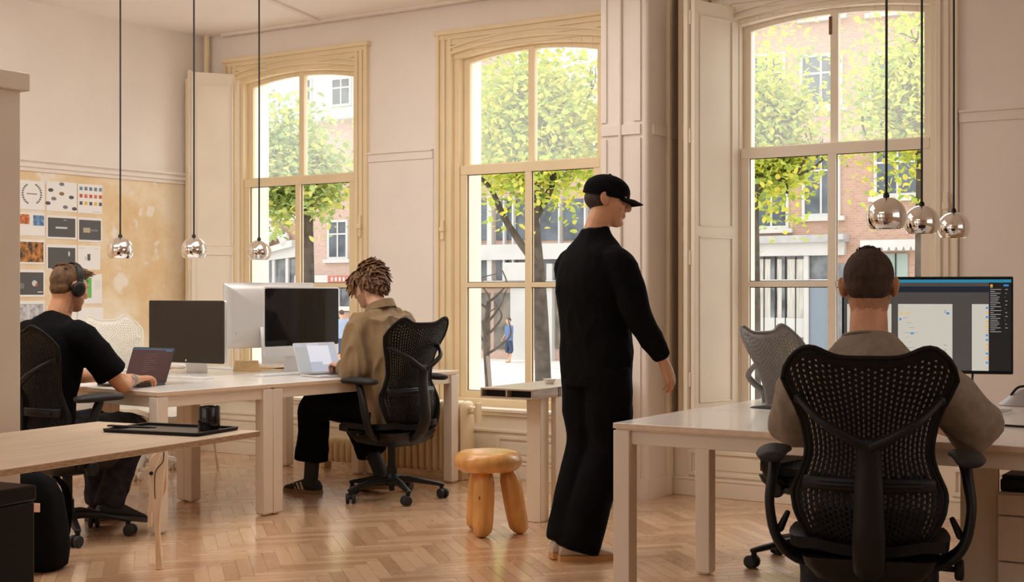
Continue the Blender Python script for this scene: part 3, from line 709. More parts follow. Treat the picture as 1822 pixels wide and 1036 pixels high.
# keyboards, notebooks, small wooden holder on the far desks
def keyboard(label, loc, rz):
    t = thing('keyboard', label, 'keyboard', loc, rz)
    m = MB(); m.prism(rrect(.21, .058, .008), 0, .008); m.build('case', ALUL, t, bevel=.002)
    m = MB()
    for r_ in range(5):
        for c in range(18): m.box(-.2 + c * .0222, -.2 + c * .0222 + .0195, -.05 + r_ * .0205, -.05 + r_ * .0205 + .0175, .008, .0105)
    m.build('keys', WHITE, t, smooth=0)
    return t
keyboard('slim white keyboard beside the foot of the black glass display', (*atz(325, 674, DH), DH), R(2))
keyboard('slim white keyboard at the foot of the silver-chinned computer', (*atz(502, 668, DH), DH), R(84))
t = thing('card_holder', 'small tan wooden card holder beside the silver-chinned computer', 'holder', (*atz(440, 662, DH), DH), R(30))
MB().prism([(-.09, 0), (.09, 0), (.075, .075), (-.075, .075)], -.03, .0, 'y').build('front', mat('tan_wood', (.66, .44, .22), .5, var=.1), t, bevel=.003)
MB().box(-.09, .09, 0, .06, 0, .012).build('base', MATS['tan_wood'], t, bevel=.003)
for k, (px, py, lab, mm, rz_) in enumerate(((480, 661, 'tan notebook lying under the edge of the silver-chinned computer', 'tan_wood', 20), (430, 659, 'white notepad lying between the two large screens', 'paper', 12), (395, 657, 'white stack of papers behind the foot of the black glass display', 'paper', -4))):
    t = thing('notebook', lab, 'notebook', (*atz(px, py, DH), DH), R(rz_))
    MB().box(-.11, .11, -.075, .075, 0, .009).build('pages', PAPER, t, bevel=.001); MB().box(-.112, .112, -.077, .077, .009, .011).build('cover', MATS[mm], t, bevel=.001)

# big display of the man in the grey T-shirt, with the interface he works on
mz = 5.62
c = ond(1648, 579, mz)
t = thing('monitor', 'large slim monitor showing a design program, facing the man in the grey T-shirt', 'monitor', (c.x, c.y, DH), R(19))
zc = c.z - DH; w, h = .682, .402
m = MB(); slab(m, w, h, -.01, .014, zc, .006); m.build('housing', BLACKP, t, bevel=.002)
def emat(name, c, s=1.): return mat(name, tuple(v * .3 for v in c), .25, emit=c, estr=s)
UM = [emat('ui_grey', (.060, .056, .050)), emat('ui_blue_bar', (.02, .20, .33)), emat('ui_navy', (.010, .016, .026)), emat('ui_panel', (.012, .012, .012)), emat('ui_page', (.50, .48, .42)),
      emat('ui_orange', (.75, .38, .04)), emat('ui_azure', (.03, .22, .55)), emat('ui_text', (.34, .34, .33)), emat('ui_grey_text', (.22, .22, .20))]
m = MB(); y = -.0105
def U(x0, z0, x1, z1, mi, lay=1):             # coordinates as fractions of the screen, from its upper left
    a, b = -w / 2 + .008, w / 2 - .008; c0, c1 = zc + h / 2 - .012, zc - h / 2 + .014
    m.box(a + (b - a) * x0, a + (b - a) * x1, y - .0003 * lay, y - .0003 * (lay - 1), c0 + (c1 - c0) * z1, c0 + (c1 - c0) * z0, mi)
U(0, 0, 1, 1, 0); U(0, 0, 1, .033, 1, 2); U(0, .075, .87, .14, 2, 2); U(.87, .033, 1, 1, 3, 2)
U(.02, .27, .29, 1, 4, 2); U(.33, .27, .655, 1, 4, 2); U(.77, .27, .868, 1, 4, 2)
for x, z in ((.345, .365), (.383, .365)): U(x, z, x + .012, z + .022, 5, 3)
U(.62, .36, .637, .385, 6, 3); U(.338, .425, .35, .452, 6, 3); U(.405, .585, .424, .605, 6, 3)
for k in range(9): U(.36 + .02 * (k % 3), .42 + .055 * k, .39 + .02 * (k % 4), .424 + .055 * k, 8, 3)
for k, z in enumerate((.34, .36, .72, .77)): U(.605, z, .62, z + .008, 8, 3)
for k in range(13): U(.852, .30 + .05 * k, .864, .322 + .05 * k, (6, 5, 6, 5, 5, 5, 6, 6, 5, 5, 6, 5, 6)[k], 3)
for k in range(24):
    z = .085 + .021 * k; U(.878, z, .892 + .05 * abs(math.sin(k * 1.7)), z + .006, 7, 3)
    if k % 2: U(.965, z, .972 + .01 * math.sin(k), z + .006, 7, 3)
U(.878, .055, .892, .078, 5, 3); U(.955, .055, .985, .075, 6, 3)
m.build('screen', UM, t, smooth=0)
m = MB(); m.prism(rrect(.13, .1, .01), 0, .008); m.build('foot', BLACKP, t, bevel=.002); MB().box(-.03, .03, .02, .04, .008, zc).build('neck', BLACKP, t, bevel=.003)
pc = [ond(1731, 660, 5.6), ond(1730, 690, 5.6), ond(1736, 706, 5.62), ond(1741, 712, 5.65)]
tag(MB().tube(pc, .0045, 8).build('cable', BRASS), 'black cable hanging from the lower edge of the large monitor', 'cable')
# grey conical lamp head with black strap and pale rod, dark pen
lp = Vector((*atz(1822, 722, DH), DH))
t = thing('desk_lamp', 'small grey cone-shaped lamp head beside the large monitor', 'lamp', lp, 0)
MB().lathe([(0, .006), (.06, .004), (.112, .0), (.115, .004), (.07, .040), (.025, .068), (.008, .074), (0, .074)], 40).build('lamp_shade', mat('grey_lamp', (.34, .32, .31), .45), t)
MB().tube([(-.05, -.03, .05), (-.02, -.02, .085), (.03, -.01, .088), (.07, .0, .06)], .006, 8).build('strap', BLACKP, t)
MB().tube([(-.045, .25, .0), (.04, .2, .30)], .009, 8, sub=1).build('rod', mat('pale_rod', (.75, .55, .33), .4), t)
t = thing('pen', 'dark pen lying on the large foreground desk near the lamp head', 'pen', (*atz(1816, 762, DH), DH + .005), R(-10)); MB().tube([(-.06, 0, 0), (.06, 0, 0)], .005, 10, sub=1).build('barrel', BLACKP, t); MB().tube([(.06, 0, 0), (.075, 0, 0)], [.004, .001], 8, sub=1).build('tip', ALU, t)
q = atz(1765, 690, DH + .0); t = thing('notebook', 'grey-blue closed notebook lying behind the large monitor', 'notebook', (-1.58, 6.05, DH), 0); MB().box(-.17, .17, -.1, .1, 0, .012).build('pages', PAPER, t, bevel=.001); MB().box(-.172, .172, -.102, .102, .012, .015).build('cover', mat('greyblue', (.30, .31, .34), .5), t)

# drawer unit under the foreground desk at the right edge
pq = c2w((1775 - 911) / 2400 * 5.0, 5.0)
t = thing('drawer_unit', 'white three-drawer pedestal below the foreground desk', 'drawer unit', (pq[0], pq[1], 0), R(1.0))
MB().box(0, .42, 0, .55, .03, .545).build('body', LEGP, t, bevel=.004)
for k, (a, b) in enumerate(((.035, .29), (.295, .46), (.465, .54))): 
    d = MB().box(.004, .416, -.018, 0, a, b).build('drawer', LEGP, t, bevel=.003); MB().box(.15, .27, -.021, -.018, b - .018, b - .008).build('handle', DARK, d)
for x in (.04, .38):
    for y in (.05, .5): MB().cyl((x, y), .02, 0, .03, 12).build('caster', BLACKP, t)
t = thing('document_tray', 'black flat case lying on top of the white drawer pedestal', 'case', (pq[0] + .19, pq[1] + .2, .546), R(1))
MB().box(-.19, .19, -.17, .2, 0, .045).build('base', BLACKP, t, bevel=.006); MB().box(-.185, .185, -.165, .195, .045, .06).build('lid', BLACKP, t, bevel=.005)
pp = c2w((1709 - 911) / 2400 * 5.06, 5.06)
MB().box(pp[0] + 2.655, pp[0] + 2.79, pp[1] - 4.80, pp[1] - 4.77, 0, .70).build('side_panel', LEGP, DESK3, bevel=.003)
# odds and ends below the far left desks
t = thing('backpack', 'black backpack with a pale tag standing below the plywood table', 'backpack', (*atz(62, 1012, 0), 0), R(20))
rs = []
for k, (z, w, d) in enumerate(((0, .12, .08), (.02, .15, .10), (.10, .165, .115), (.22, .16, .115), (.34, .15, .10), (.42, .12, .075), (.455, .06, .04))): rs.append([(p[0], p[1] - .012 * k, z) for p in rrect(w, d, min(w, d) * .7)])
MB().rings(rs).build('bag', BLKCLOTH, t, smooth=1.2)
MB().box(-.10, .10, -.15, -.09, .05, .22).build('front_pocket', BLKCLOTH, t, bevel=.02)
for sx2 in (-.07, .07): MB().tube([(sx2, .06, .42), (sx2, .15, .34), (sx2, .16, .18), (sx2, .10, .04)], (.006, .022), 8, hint=(0, 1, 0)).build('strap', BLKCLOTH, t)
MB().tube([(-.04, -.07, .45), (-.03, -.07, .49), (.03, -.07, .49), (.04, -.07, .45)], .008, 8).build('handle', BLKCLOTH, t)
tag(MB().box(.06, .125, -.16, -.152, .29, .33).build('tag', mat('pale_tag', (.75, .50, .44), .6), t, bevel=.002), 'pale pink tag')
t = thing('side_chair_frame', 'thin pale stool with splayed legs far under the desks', 'stool', (*atz(345, 835, 0), 0), 0)
MB().lathe([(0, .43), (.16, .43), (.165, .44), (.16, .452), (0, .452)], 28).build('seat', mat('orange_seat', (.62, .24, .06), .5), t)
for k in range(4):
    a = R(45 + 90 * k); MB().tube([(.17 * math.cos(a), .17 * math.sin(a), .006), (.11 * math.cos(a), .11 * math.sin(a), .43)], [.009, .012], 10, sub=1).build('leg', BIRCH, t)
t.name = 'side_stool'

# ---- chrome globe pendants
def pendant(label, px, pyc, dpx, grp):
    D = .165; Z = D * 2400 / dpx; p = ond(px, pyc, Z); r = D / 2
    t = thing('pendant_lamp', label, 'pendant lamp', (p.x, p.y, HC), 0, grp); c = p.z - HC
    pr = [(.006, r + .012), (.011, r + .012), (.011, r * .99)]
    outer = [(r * math.sin(a), r * math.cos(a)) for a in [R(8 + i * 4) for i in range(31)]]
    inner = [(q[0] * .965, q[1] * .965) for q in outer[::-1]]
    MB().lathe([(q[0], q[1] + c) for q in [(.004, r)] + outer + inner + [(.003, r * .96)]], 56, cap=False).build('lamp_shade', CHROME, t, smooth=1.3)
    MB().lathe([(.0, c + r * .95), (.02, c + r * .95), (.02, c + r * .2), (0, c + r * .2)], 20).build('socket', BLACKP, t)
    MB().ell((0, 0, c + r * -.05), (.028, .028, .034)).build('bulb', mat('opal_bulb', (.9, .88, .82), .3), t)
    MB().tube([(0, 0, -.02), (.0008, 0, c / 2), (0, 0, c + r)], .0055, 10).build('cord', BRASS, t)
    MB().lathe([(0, c + r - .003), (.014, c + r - .003), (.012, c + r + .012), (.006, c + r + .02), (0, c + r + .02)], 20).build('cap', BLACKP, t)
    MB().lathe([(0, 0), (.05, 0), (.05, -.018), (.045, -.024), (0, -.024)], 28).build('ceiling_rose', BLACKP, t)
G1, G2 = 'chrome pendants above the far desks', 'chrome pendants above the right desks'
pendant('chrome globe pendant nearest the poster wall, above the man with headphones', 214, 446, 47, G1)
pendant('chrome globe pendant above the black glass display', 345, 445.5, 45.5, G1)
pendant('chrome globe pendant above the silver-backed computer, in front of the leftmost window', 461, 449.5, 43, G1)
pendant('largest chrome globe pendant, above the head of the man in the grey T-shirt', 1577, 386, 70, G2)
pendant('middle chrome globe pendant of the three before the right window', 1640, 397, 62, G2)
pendant('smallest chrome globe pendant of the right three, against the window casing', 1697, 406, 56.5, G2)

# ---- sheets pinned to the left wall
INK = mat('print_charcoal', (.085, .083, .082), .6); INKL = mat('print_light', (.62, .62, .61), .6); INKM = mat('print_mid', (.20, .20, .20), .6)
C_OR = mat('print_orange', (.55, .16, .05), .6, var=.5, scale=40); C_BL = mat('print_blue', (.13, .25, .45), .6, var=.5, scale=40); C_GN = mat('print_green', (.13, .46, .10), .6); C_YE = mat('print_yellow', (.75, .48, .05), .6); C_RD = mat('print_red', (.55, .08, .05), .6)
FIRE = mat('print_fire', (.025, .022, .02), .6, scale=26, col2=(.62, .25, .05)); CITY = mat('print_grey_photo', (.30, .30, .32), .6, scale=30, col2=(.62, .62, .64))
def sheet(px0, py0, px1, py1, label, marks):
    y0, z1 = onx(px0, py0, XL); y1, z0 = onx(px1, py1, XL); _, z1b = onx(px1, py0 + (px1 - px0) * .09, XL)
    h = z1 - z0
    t = thing('poster', label, 'poster', (XL + .002, y0, z0), 0, 'printed sheets pinned to the left wall'); wd = y1 - y0
    MB().box(0, .0015, 0, wd, 0, h).build('sheet', PAPER, t, smooth=0)
    m = MB(); mats = []
    for k in marks:
        mm = k[-1]
        if mm not in mats: mats.append(mm)
        i = mats.index(mm); lay = k[-2]
        if k[0] == 'r': m.box(.0015, .0015 + .0005 * lay, k[1] * wd, k[3] * wd, (1 - k[4]) * h, (1 - k[2]) * h, i)
        elif k[0] == 'c':
            cx, cz, ra, rb = k[1] * wd, (1 - k[2]) * h, k[3] * wd, k[4] * wd
            pts = [(cx + ra * math.cos(a), cz + rb * math.sin(a)) for a in [2 * math.pi * q / 14 for q in range(14)]]
            m.rings([[(.0015, p[0], p[1]) for p in pts], [(.0015 + .0005 * lay, p[0], p[1]) for p in pts]], i)
    if marks: m.build('print', mats, t, smooth=0)
wreath = [('c', .5 + .36 * math.cos(a), .46 + .36 * math.sin(a), .045, .03, 1, INKM) for a in [R(q) for q in list(range(-62, 63, 13)) + list(range(118, 243, 13))]] + [('r', .30, .44, .70, .475, 1, INKM)]
rr_ = random.Random(3)
sheet(33, 320, 79, 375, 'white sheet with a dark laurel wreath drawn on it', wreath)
blobs = [('c', x, y, .085, .05, 1, mm) for x, y, mm in ((.5, .08, INKM), (.14, .3, INK), (.5, .4, mat('print_brown', (.25, .16, .09), .6)), (.82, .5, INK), (.24, .58, INKM), (.05, .74, INK), (.62, .84, INKM), (.92, .88, INK))]
sheet(82, 322, 136, 379, 'white sheet with small scattered dark objects', blobs)
cols_ = [C_OR, C_BL, C_YE, C_RD, INKM, INK]
grid = [('r', .07 + .2 * c_, .10 + .25 * r_, .19 + .2 * c_, .22 + .25 * r_, 1, cols_[(c_ * 3 + r_ * 2 + 1) % 6]) for r_ in range(3) for c_ in range(5)] + [('r', .6, .92, .95, .95, 1, INKL)]
sheet(138, 327, 181, 382, 'white sheet with a grid of small coloured icons', grid)
sheet(33, 378, 79, 421, 'white sheet with an orange and a blue picture', [('r', .0, .08, .40, .5, 1, C_OR), ('r', .55, .10, .97, .55, 1, C_BL)])
sheet(82, 383, 136, 427, 'dark grey print with one pale lettering bar, second in the middle column', [('r', .05, .1, .95, .92, 1, INK), ('r', .3, .48, .68, .56, 2, INKL), ('r', .56, .18, .66, .2, 2, INKL)])
sheet(138, 387, 181, 432, 'dark grey print with a small tan picture at its centre', [('r', .05, .1, .95, .92, 1, INK), ('r', .22, .42, .5, .62, 2, mat('print_tan', (.5, .4, .28), .6)), ('r', .5, .48, .82, .56, 2, INKM)])
sheet(33, 426, 79, 471, 'print glowing with orange flame shapes', [('r', .02, .1, .95, .92, 1, FIRE)])
sheet(82, 435, 136, 481, 'dark grey print with a small white spark, above the head of the man with headphones', [('r', .05, .12, .95, .95, 1, INK), ('c', .74, .36, .03, .07, 2, INKL)])
sheet(138, 437, 178, 481, 'white sheet with a tiny dark phone picture', [('r', .42, .35, .55, .62, 1, INK), ('r', .3, .45, .4, .6, 1, INKL), ('r', .05, .1, .3, .13, 1, INKL), ('r', .72, .12, .9, .14, 1, INKL)])
sheet(33, 480, 79, 529, 'charcoal print with a small red and white figure', [('r', .0, .1, .95, .92, 1, INK), ('c', .6, .5, .10, .10, 2, INKL), ('c', .68, .56, .05, .05, 3, C_RD), ('r', .0, .5, .2, .7, 2, INKM), ('r', .72, .8, .92, .84, 2, INKL)])
sheet(136, 488, 181, 541, 'white sheet with a bright green rectangle beside the headphones', [('r', .16, .12, .58, .80, 1, C_GN), ('c', .42, .24, .05, .03, 2, INK), ('c', .40, .32, .05, .03, 2, INK), ('r', .7, .2, .95, .5, 1, mat('print_faint', (.76, .75, .75), .6))])
sheet(33, 536, 79, 592, 'print with pale grey slanted city pictures, lowest in the first column', [('r', .0, .1, .95, .9, 1, CITY), ('r', .3, .12, .42, .88, 2, INKL)])
sheet(82, 545, 136, 640, 'plain white sheet behind the neck of the man with headphones', [])
sheet(138, 548, 183, 640, 'plain white sheet lowest in the last column of posters', [])

# ================================================================== TASK CHAIRS
def lerp_tab(tab, z):
    if z <= tab[0][0]: return tab[0][1]
    for (a, va), (b, vb) in zip(tab, tab[1:]):
        if z <= b: 
            t = (z - a) / (b - a); t = t * t * (3 - 2 * t) if False else t
            return va + (vb - va) * t
    return tab[-1][1]
HWT = [(.445, .10), (.46, .145), (.481, .178), (.519, .207), (.576, .233), (.63, .242), (.657, .236), (.711, .212), (.759, .197), (.79, .196), (.818, .199), (.866, .209), (.914, .226), (.96, .248), (1.008, .268), (1.04, .277), (1.075, .279), (1.13, .272)]
YT = [(.44, -.165), (.50, -.195), (.58, -.215), (.66, -.205), (.74, -.205), (.84, -.225), (.94, -.26), (1.03, -.30), (1.13, -.355)]
def back_pt(u, v):
    au = abs(u)
    zt = 1.082 + .034 * math.exp(-((au - .66) / .22) ** 2) - (max(0, au - .72) / .28) ** 2.2 * .075
    zb = .448 + .03 * max(0, au - .5) ** 2
    z = zb + v * (zt - zb); x = u * lerp_tab(HWT, z)
    y = lerp_tab(YT, z) + 1.05 * x * x * (1 if z < .9 else 1 - .55 * min(1, (z - .9) / .2))
    return Vector((x, y, z))
def build_chair_meshes(NC=25, NR=33):
    out = {}
    # perforated back: every slot is a hole
    mb = MB(); EU = .10
    us = [-1 + EU + (2 - 2 * EU) * i / NC for i in range(NC + 1)]
    def strip(u0, u1, v0, v1): mb.quad(back_pt(u0, v0), back_pt(u1, v0), back_pt(u1, v1), back_pt(u0, v1))
    V0, V1 = .05, .955
    for i in range(NC):
        u0, u1 = us[i], us[i + 1]; off = .5 if i % 2 else 0
        vs = [V0 + (V1 - V0) * max(0, min(NR, k + off)) / NR for k in range(-1, NR + 1)]
        vs = [v for j, v in enumerate(vs) if j == 0 or v > vs[j - 1] + 1e-6]
        strip(u0, u1, 0, V0); strip(u0, u1, V1, 1)
        for v0, v1 in zip(vs, vs[1:]):
            vc = (v0 + v1) / 2
            if vc > .66: hw, hh = .21 - .04 * (vc - .66), .36 - .45 * (vc - .66)
            elif vc > .38: hw, hh = .24, .40
            elif vc > .30: strip(u0, u1, v0, v1); continue
            else: hw, hh = .25, .33
            full = (v1 - v0) > .8 * (V1 - V0) / NR
            if not full or abs((u0 + u1) / 2) > .97: strip(u0, u1, v0, v1); continue
            du, dv = (u1 - u0), (v1 - v0); uc = (u0 + u1) / 2
            O = [back_pt(u0, v0), back_pt(u1, v0), back_pt(u1, vc), back_pt(u1, v1), back_pt(u0, v1), back_pt(u0, vc)]
            I = [back_pt(uc - hw * du * .7, vc - hh * dv), back_pt(uc + hw * du * .7, vc - hh * dv), back_pt(uc + hw * du, vc), back_pt(uc + hw * du * .7, vc + hh * dv), back_pt(uc - hw * du * .7, vc + hh * dv), back_pt(uc - hw * du, vc)]
            mb.add(O + I, [(j, (j + 1) % 6, 6 + (j + 1) % 6, 6 + j) for j in range(6)])
    nv = 30
    for s in (-1, 1):
        for k in range(nv):
            a, b = sorted((s * (1 - EU), s * 1.0)); strip(a, b, k / nv, (k + 1) / nv)
    me = mb.mesh('backrest', MESHB, fix=False); bb = bmesh.new(); bb.from_mesh(me); bmesh.ops.remove_doubles(bb, verts=bb.verts, dist=1e-5); bb.to_mesh(me); bb.free(); shade(me, .9); out['backrest'] = me
    # rim
    loop = [back_pt(-1 + 2 * i / 30, 1) for i in range(31)] + [back_pt(1, 1 - i / 30) for i in range(1, 31)] + [back_pt(1 - 2 * i / 14, 0) for i in range(1, 15)] + [back_pt(-1, i / 30) for i in range(1, 30)]
    out['back_rim'] = MB().tube(loop, .0075, 10, sub=1, closed=True).mesh('back_rim', MESHB)
    # spine with its two arms
    def bp(x, z, d): 
        u = x / lerp_tab(HWT, z); p = back_pt(u, (z - .448) / (1.082 - .448)); return Vector((x, p.y - d, z))
    m = MB()
    m.tube([(0, -.16, .385), (0, -.235, .41), (0, -.285, .50), (0, -.29, .62), (0, -.285, .74), (0, -.30, .815)], [(.045, .03), (.05, .022), (.05, .016), (.045, .015), (.04, .016), (.034, .018)], 14, hint=(1, 0, 0))
    for s in (-1, 1): m.tube([(0, -.30, .80), (s * .07, -.312, .835), (s * .15, -.305, .885), bp(s * .215, .945, .012)], [.019, .016, .0135, .012], 12)
    for s in (-1, 1): m.ell(bp(s * .215, .945, .006), (.02, .012, .02), n=14, k=8)
    out['spine'] = m.mesh('spine', BLACKP); shade(out['spine'], 1.)
    m = MB()
    P = [bp(-.20 + .04 * i, .672, .018) for i in range(11)]
    m.tube(P, (.008, .022), 12, sub=2, hint=(0, 1, 0)); 
    m.tube([p + Vector((0, -.012, 0)) for p in P[1:-1]], (.008, .009), 10, sub=2)
    out['lumbar_bar'] = m.mesh('lumbar_bar', BLACKP); shade(out['lumbar_bar'], 1.)
    # seat
    m = MB(); rs = []
    for i in range(15):
        t = i / 14; y = -.20 + .47 * t
        z = .47 + .012 * (1 - math.sin(math.pi * t)) - (max(0, t - .72) / .28) ** 2 * .055
        hw = .235 + .025 * math.sin(math.pi * min(1, t * 1.1)); 
        if t > .9: hw *= 1 - .5 * ((t - .9) / .1) ** 2
        if t < .1: hw *= 1 - .3 * ((.1 - t) / .1) ** 2
        row = []
        for j in range(17):
            q = -1 + 2 * j / 16; row.append((q * hw, y, z + .022 * q * q - .01))
        row += [(q * hw * .985, y, z + .022 * q * q - .01 - .035) for q in [1 - 2 * j / 16 for j in range(17)]]
        rs.append(row)
    m.rings(rs); out['seat'] = m.mesh('seat', MESHB); shade(out['seat'], .8)
    m = MB(); m.rings([[(p[0], p[1] - .02 * (k == 0), z) for p in rrect(w, d, .05)] for k, (z, w, d) in enumerate(((.335, .10, .11), (.355, .165, .17), (.40, .20, .20), (.43, .21, .21)))])
    m.tube([(-.17, .05, .41), (-.24, .05, .41)], .012, 10, sub=1); m.tube([(.17, -.05, .39), (.27, -.05, .385)], .010, 10, sub=1)
    out['tilt_housing'] = m.mesh('tilt_housing', BLACKP); shade(out['tilt_housing'], .7)
    m = MB(); m.rings([[(.27 + x, -.05 + r_ * math.cos(a), .385 + r_ * math.sin(a)) for a in [2 * math.pi * q / 18 for q in range(18)]] for x, r_ in ((0, .03), (.006, .036), (.022, .036), (.028, .03))])
    out['tension_knob'] = m.mesh('tension_knob', BLACKP); shade(out['tension_knob'], .7)
    m = MB(); m.cyl((0, 0), .026, .15, .36, 20); m.cyl((0, 0), .034, .10, .20, 20); m.cyl((0, 0), .018, .05, .10, 16)
    out['gas_lift'] = m.mesh('gas_lift', BLACKP); shade(out['gas_lift'], .6)
    m = MB(); m.lathe([(0, .085), (.048, .085), (.052, .10), (.046, .14), (.036, .155), (0, .155)], 24)
    for k in range(5):
        M = Matrix.Rotation(2 * math.pi * k / 5, 4, 'Z')
        m.tube([(0, .02, .118), (0, .12, .118), (0, .24, .098), (0, .315, .082)], [(.030, .026), (.027, .021), (.022, .015), (.018, .012)], 12, hint=(1, 0, 0), M=M)
        m.tube([(0, .308, .082), (0, .308, .052)], .013, 10, sub=1, M=M)
    out['base'] = m.mesh('base', BLACKP); shade(out['base'], .9)
    m = MB()
    for s in (-1, 1): m.rings([[(s * .018 + x, -.012 + r_ * math.cos(a), .0305 + r_ * math.sin(a)) for a in [2 * math.pi * q / 20 for q in range(20)]] for x, r_ in ((-.012, .02), (-.010, .028), (-.006, .0305), (.006, .0305), (.010, .028), (.012, .02))])
    m.ell((0, -.006, .042), (.014, .024, .018)); out['caster'] = m.mesh('caster', BLACKM); shade(out['caster'], .7)
    for s, nm in ((-1, 'l'), (1, 'r')):
        m = MB(); m.tube([(s * .14, -.05, .405), (s * .23, -.07, .41), (s * .295, -.09, .47), (s * .32, -.08, .58), (s * .312, -.05, .67), (s * .305, -.02, .725)], [(.022, .03), (.02, .03), (.017, .03), (.016, .03), (.018, .026), (.022, .022)], 12, hint=(1, 0, 0))
        m.tube([(s * .285, -.08, .50), (s * .262, -.07, .55)], [.014, .010], 8, sub=1)
        out['post' + nm] = m.mesh('arm_post', BLACKP); shade(out['post' + nm], 1.)
        m = MB(); m.tube([(s * .31, -.15, .745), (s * .315, -.08, .748), (s * .31, .02, .75), (s * .295, .10, .745)], [(.042, .018), (.05, .022), (.05, .022), (.04, .017)], 16, hint=(1, 0, 0))
        out['pad' + nm] = m.mesh('armrest', BLACKM); shade(out['pad' + nm], 1.)
    return out
CM = build_chair_meshes()
def make_chair(label, loc, rz, mats=None, base_rot=0, group='mesh-backed task chairs', arms=True, recline=0.):
    t = thing('office_chair', label, 'chair', loc, rz, group)
    def put(key, par=t):
        me = CM[key]; o = link(me.name.split('.')[0], me, par)
        if mats:
            mm = mats.get(key, mats.get('*'))
            if mm: o.material_slots[0].link = 'OBJECT'; o.material_slots[0].material = mm
        return o
    b = put('backrest'); so = b.modifiers.new('thick', 'SOLIDIFY'); so.thickness = .005; so.offset = 0
    rim = put('back_rim', b)
    sp = put('spine'); lb = put('lumbar_bar', sp)
    if recline:
        for q in (b, sp):
            q.matrix_local = Matrix.Translation((0, -.15, .42)) @ Matrix.Rotation(R(recline), 4, 'X') @ Matrix.Translation((0, .15, -.42))
    put('seat'); th = put('tilt_housing'); put('tension_knob', th); put('gas_lift'); bs = put('base'); bs.rotation_euler = (0, 0, base_rot)
    for k in range(5):
        c = put('caster'); a = base_rot + 2 * math.pi * k / 5; c.location = (-.308 * math.sin(a), .308 * math.cos(a), 0); c.rotation_euler = (0, 0, a + .6 * k + .4)
    if arms:
        for s in 'lr': p = put('post' + s); put('pad' + s, p)
    return t
CH1 = (-5.82, 4.63); MAN1 = (-5.95, 4.62); CH2 = (-5.22, 6.60); CH3 = c2w(1.19, 4.50); CH4 = (-2.27, 6.07); CHW = (-7.36, 6.50)
A3 = R(18.4)
make_chair('black mesh office chair under the man in the black T-shirt, beside the tall cabinet', (*CH1, 0), R(-4), base_rot=.5)
make_chair('black mesh office chair under the man in the tan shirt, by the radiator', (*CH2, 0), R(84), base_rot=.15, recline=-4)
make_chair('large black mesh office chair in the foreground under the man in the grey T-shirt', (*CH3, 0), A3, base_rot=.35)
make_chair('empty grey office chair at the window end of the right desks', (*CH4, 0), R(-98), {'backrest': GREYP, 'back_rim': GREYP, 'spine': GREYP, 'lumbar_bar': GREYP}, base_rot=.25, recline=-3)
make_chair('empty off-white office chair with a white mesh back, by the poster wall', (*CHW, 0), R(-82), {'*': WHITEP}, base_rot=.3)

# ================================================================== STREET OUTSIDE
ZG, YF = -1.14, 40.0
PAVE = mat('street_paving', (.78, .73, .67), .9, var=.18, scale=1.2)
struct(MB().box(-60, 30, YW + .4, 75, ZG - .2, ZG).build('ground_street', PAVE, smooth=0))
def brick(name, c1, c2, mort, sc=1.):
    m = bpy.data.materials.new(name); m.use_nodes = True; N = m.node_tree.nodes; L = m.node_tree.links; b = N['Principled BSDF']; b.inputs['Roughness'].default_value = .9
    t = N.new('ShaderNodeTexCoord'); mp = N.new('ShaderNodeMapping'); mp.inputs['Rotation'].default_value = (R(90), 0, 0); L.new(t.outputs['Object'], mp.inputs[0])
    k = N.new('ShaderNodeTexBrick'); k.inputs['Scale'].default_value = 1; k.inputs['Brick Width'].default_value = .42 * sc; k.inputs['Row Height'].default_value = .15 * sc; k.inputs['Mortar Size'].default_value = .007
    k.inputs['Color1'].default_value = (*c1, 1); k.inputs['Color2'].default_value = (*c2, 1); k.inputs['Mortar'].default_value = (*mort, 1)
    L.new(mp.outputs[0], k.inputs[0]); L.new(k.outputs[0], b.inputs['Base Color']); return m
BRK = brick('pale_red_brick', (.46, .27, .195), (.54, .33, .24), (.50, .40, .33), .5)
BRK2 = brick('pink_brick', (.52, .34, .27), (.58, .40, .32), (.55, .46, .40), .5)
STONE = mat('white_facade_paint', (.60, .585, .555), .8, var=.05, scale=1)
GREYST = mat('grey_stone', (.48, .47, .46), .8, var=.1, scale=3)
WGL = mat('house_window_glass', (.10, .12, .14), .15, var=.5, scale=.9)
SHOPG = mat('shop_window_glass', (.16, .17, .18), .15, var=.6, scale=1.4)
DOORG = mat('grey_green_door', (.34, .42, .38), .5); DOORB = mat('grey_blue_door', (.22, .26, .31), .5)
TEXTILE = mat('curtain_cloth', (.55, .52, .47), .9, var=.2, scale=6, stretch=(6, 1, .3)); SIGNR = mat('red_sign', (.50, .14, .10), .6)
def FX(px): return ony(px, YF)
def FZ(px, py): return ony(px, YF, py)[1]
def rect(px0, py0, px1, py1):
    x0, x1 = FX(px0), FX(px1); z1, z0 = FZ((px0 + px1) / 2, py0), FZ((px0 + px1) / 2, py1); return x0, x1, z0, z1
def fbox(px0, py0, px1, py1, d0, d1):
    x0, x1, z0, z1 = rect(px0, py0, px1, py1); return MB().box(x0, x1, YF - d1, YF - d0, z0, z1)
def house(label, px0, px1, pytop, wallm, name='street_house', zbase=None):
    t = thing(name, label, 'building', (0, 0, 0)); x0, x1 = FX(px0), FX(px1); z1 = FZ((px0 + px1) / 2, pytop)
    o = MB().box(x0, x1, YF, YF + 6, ZG, z1).build('facade', wallm, t, smooth=0)
    return t
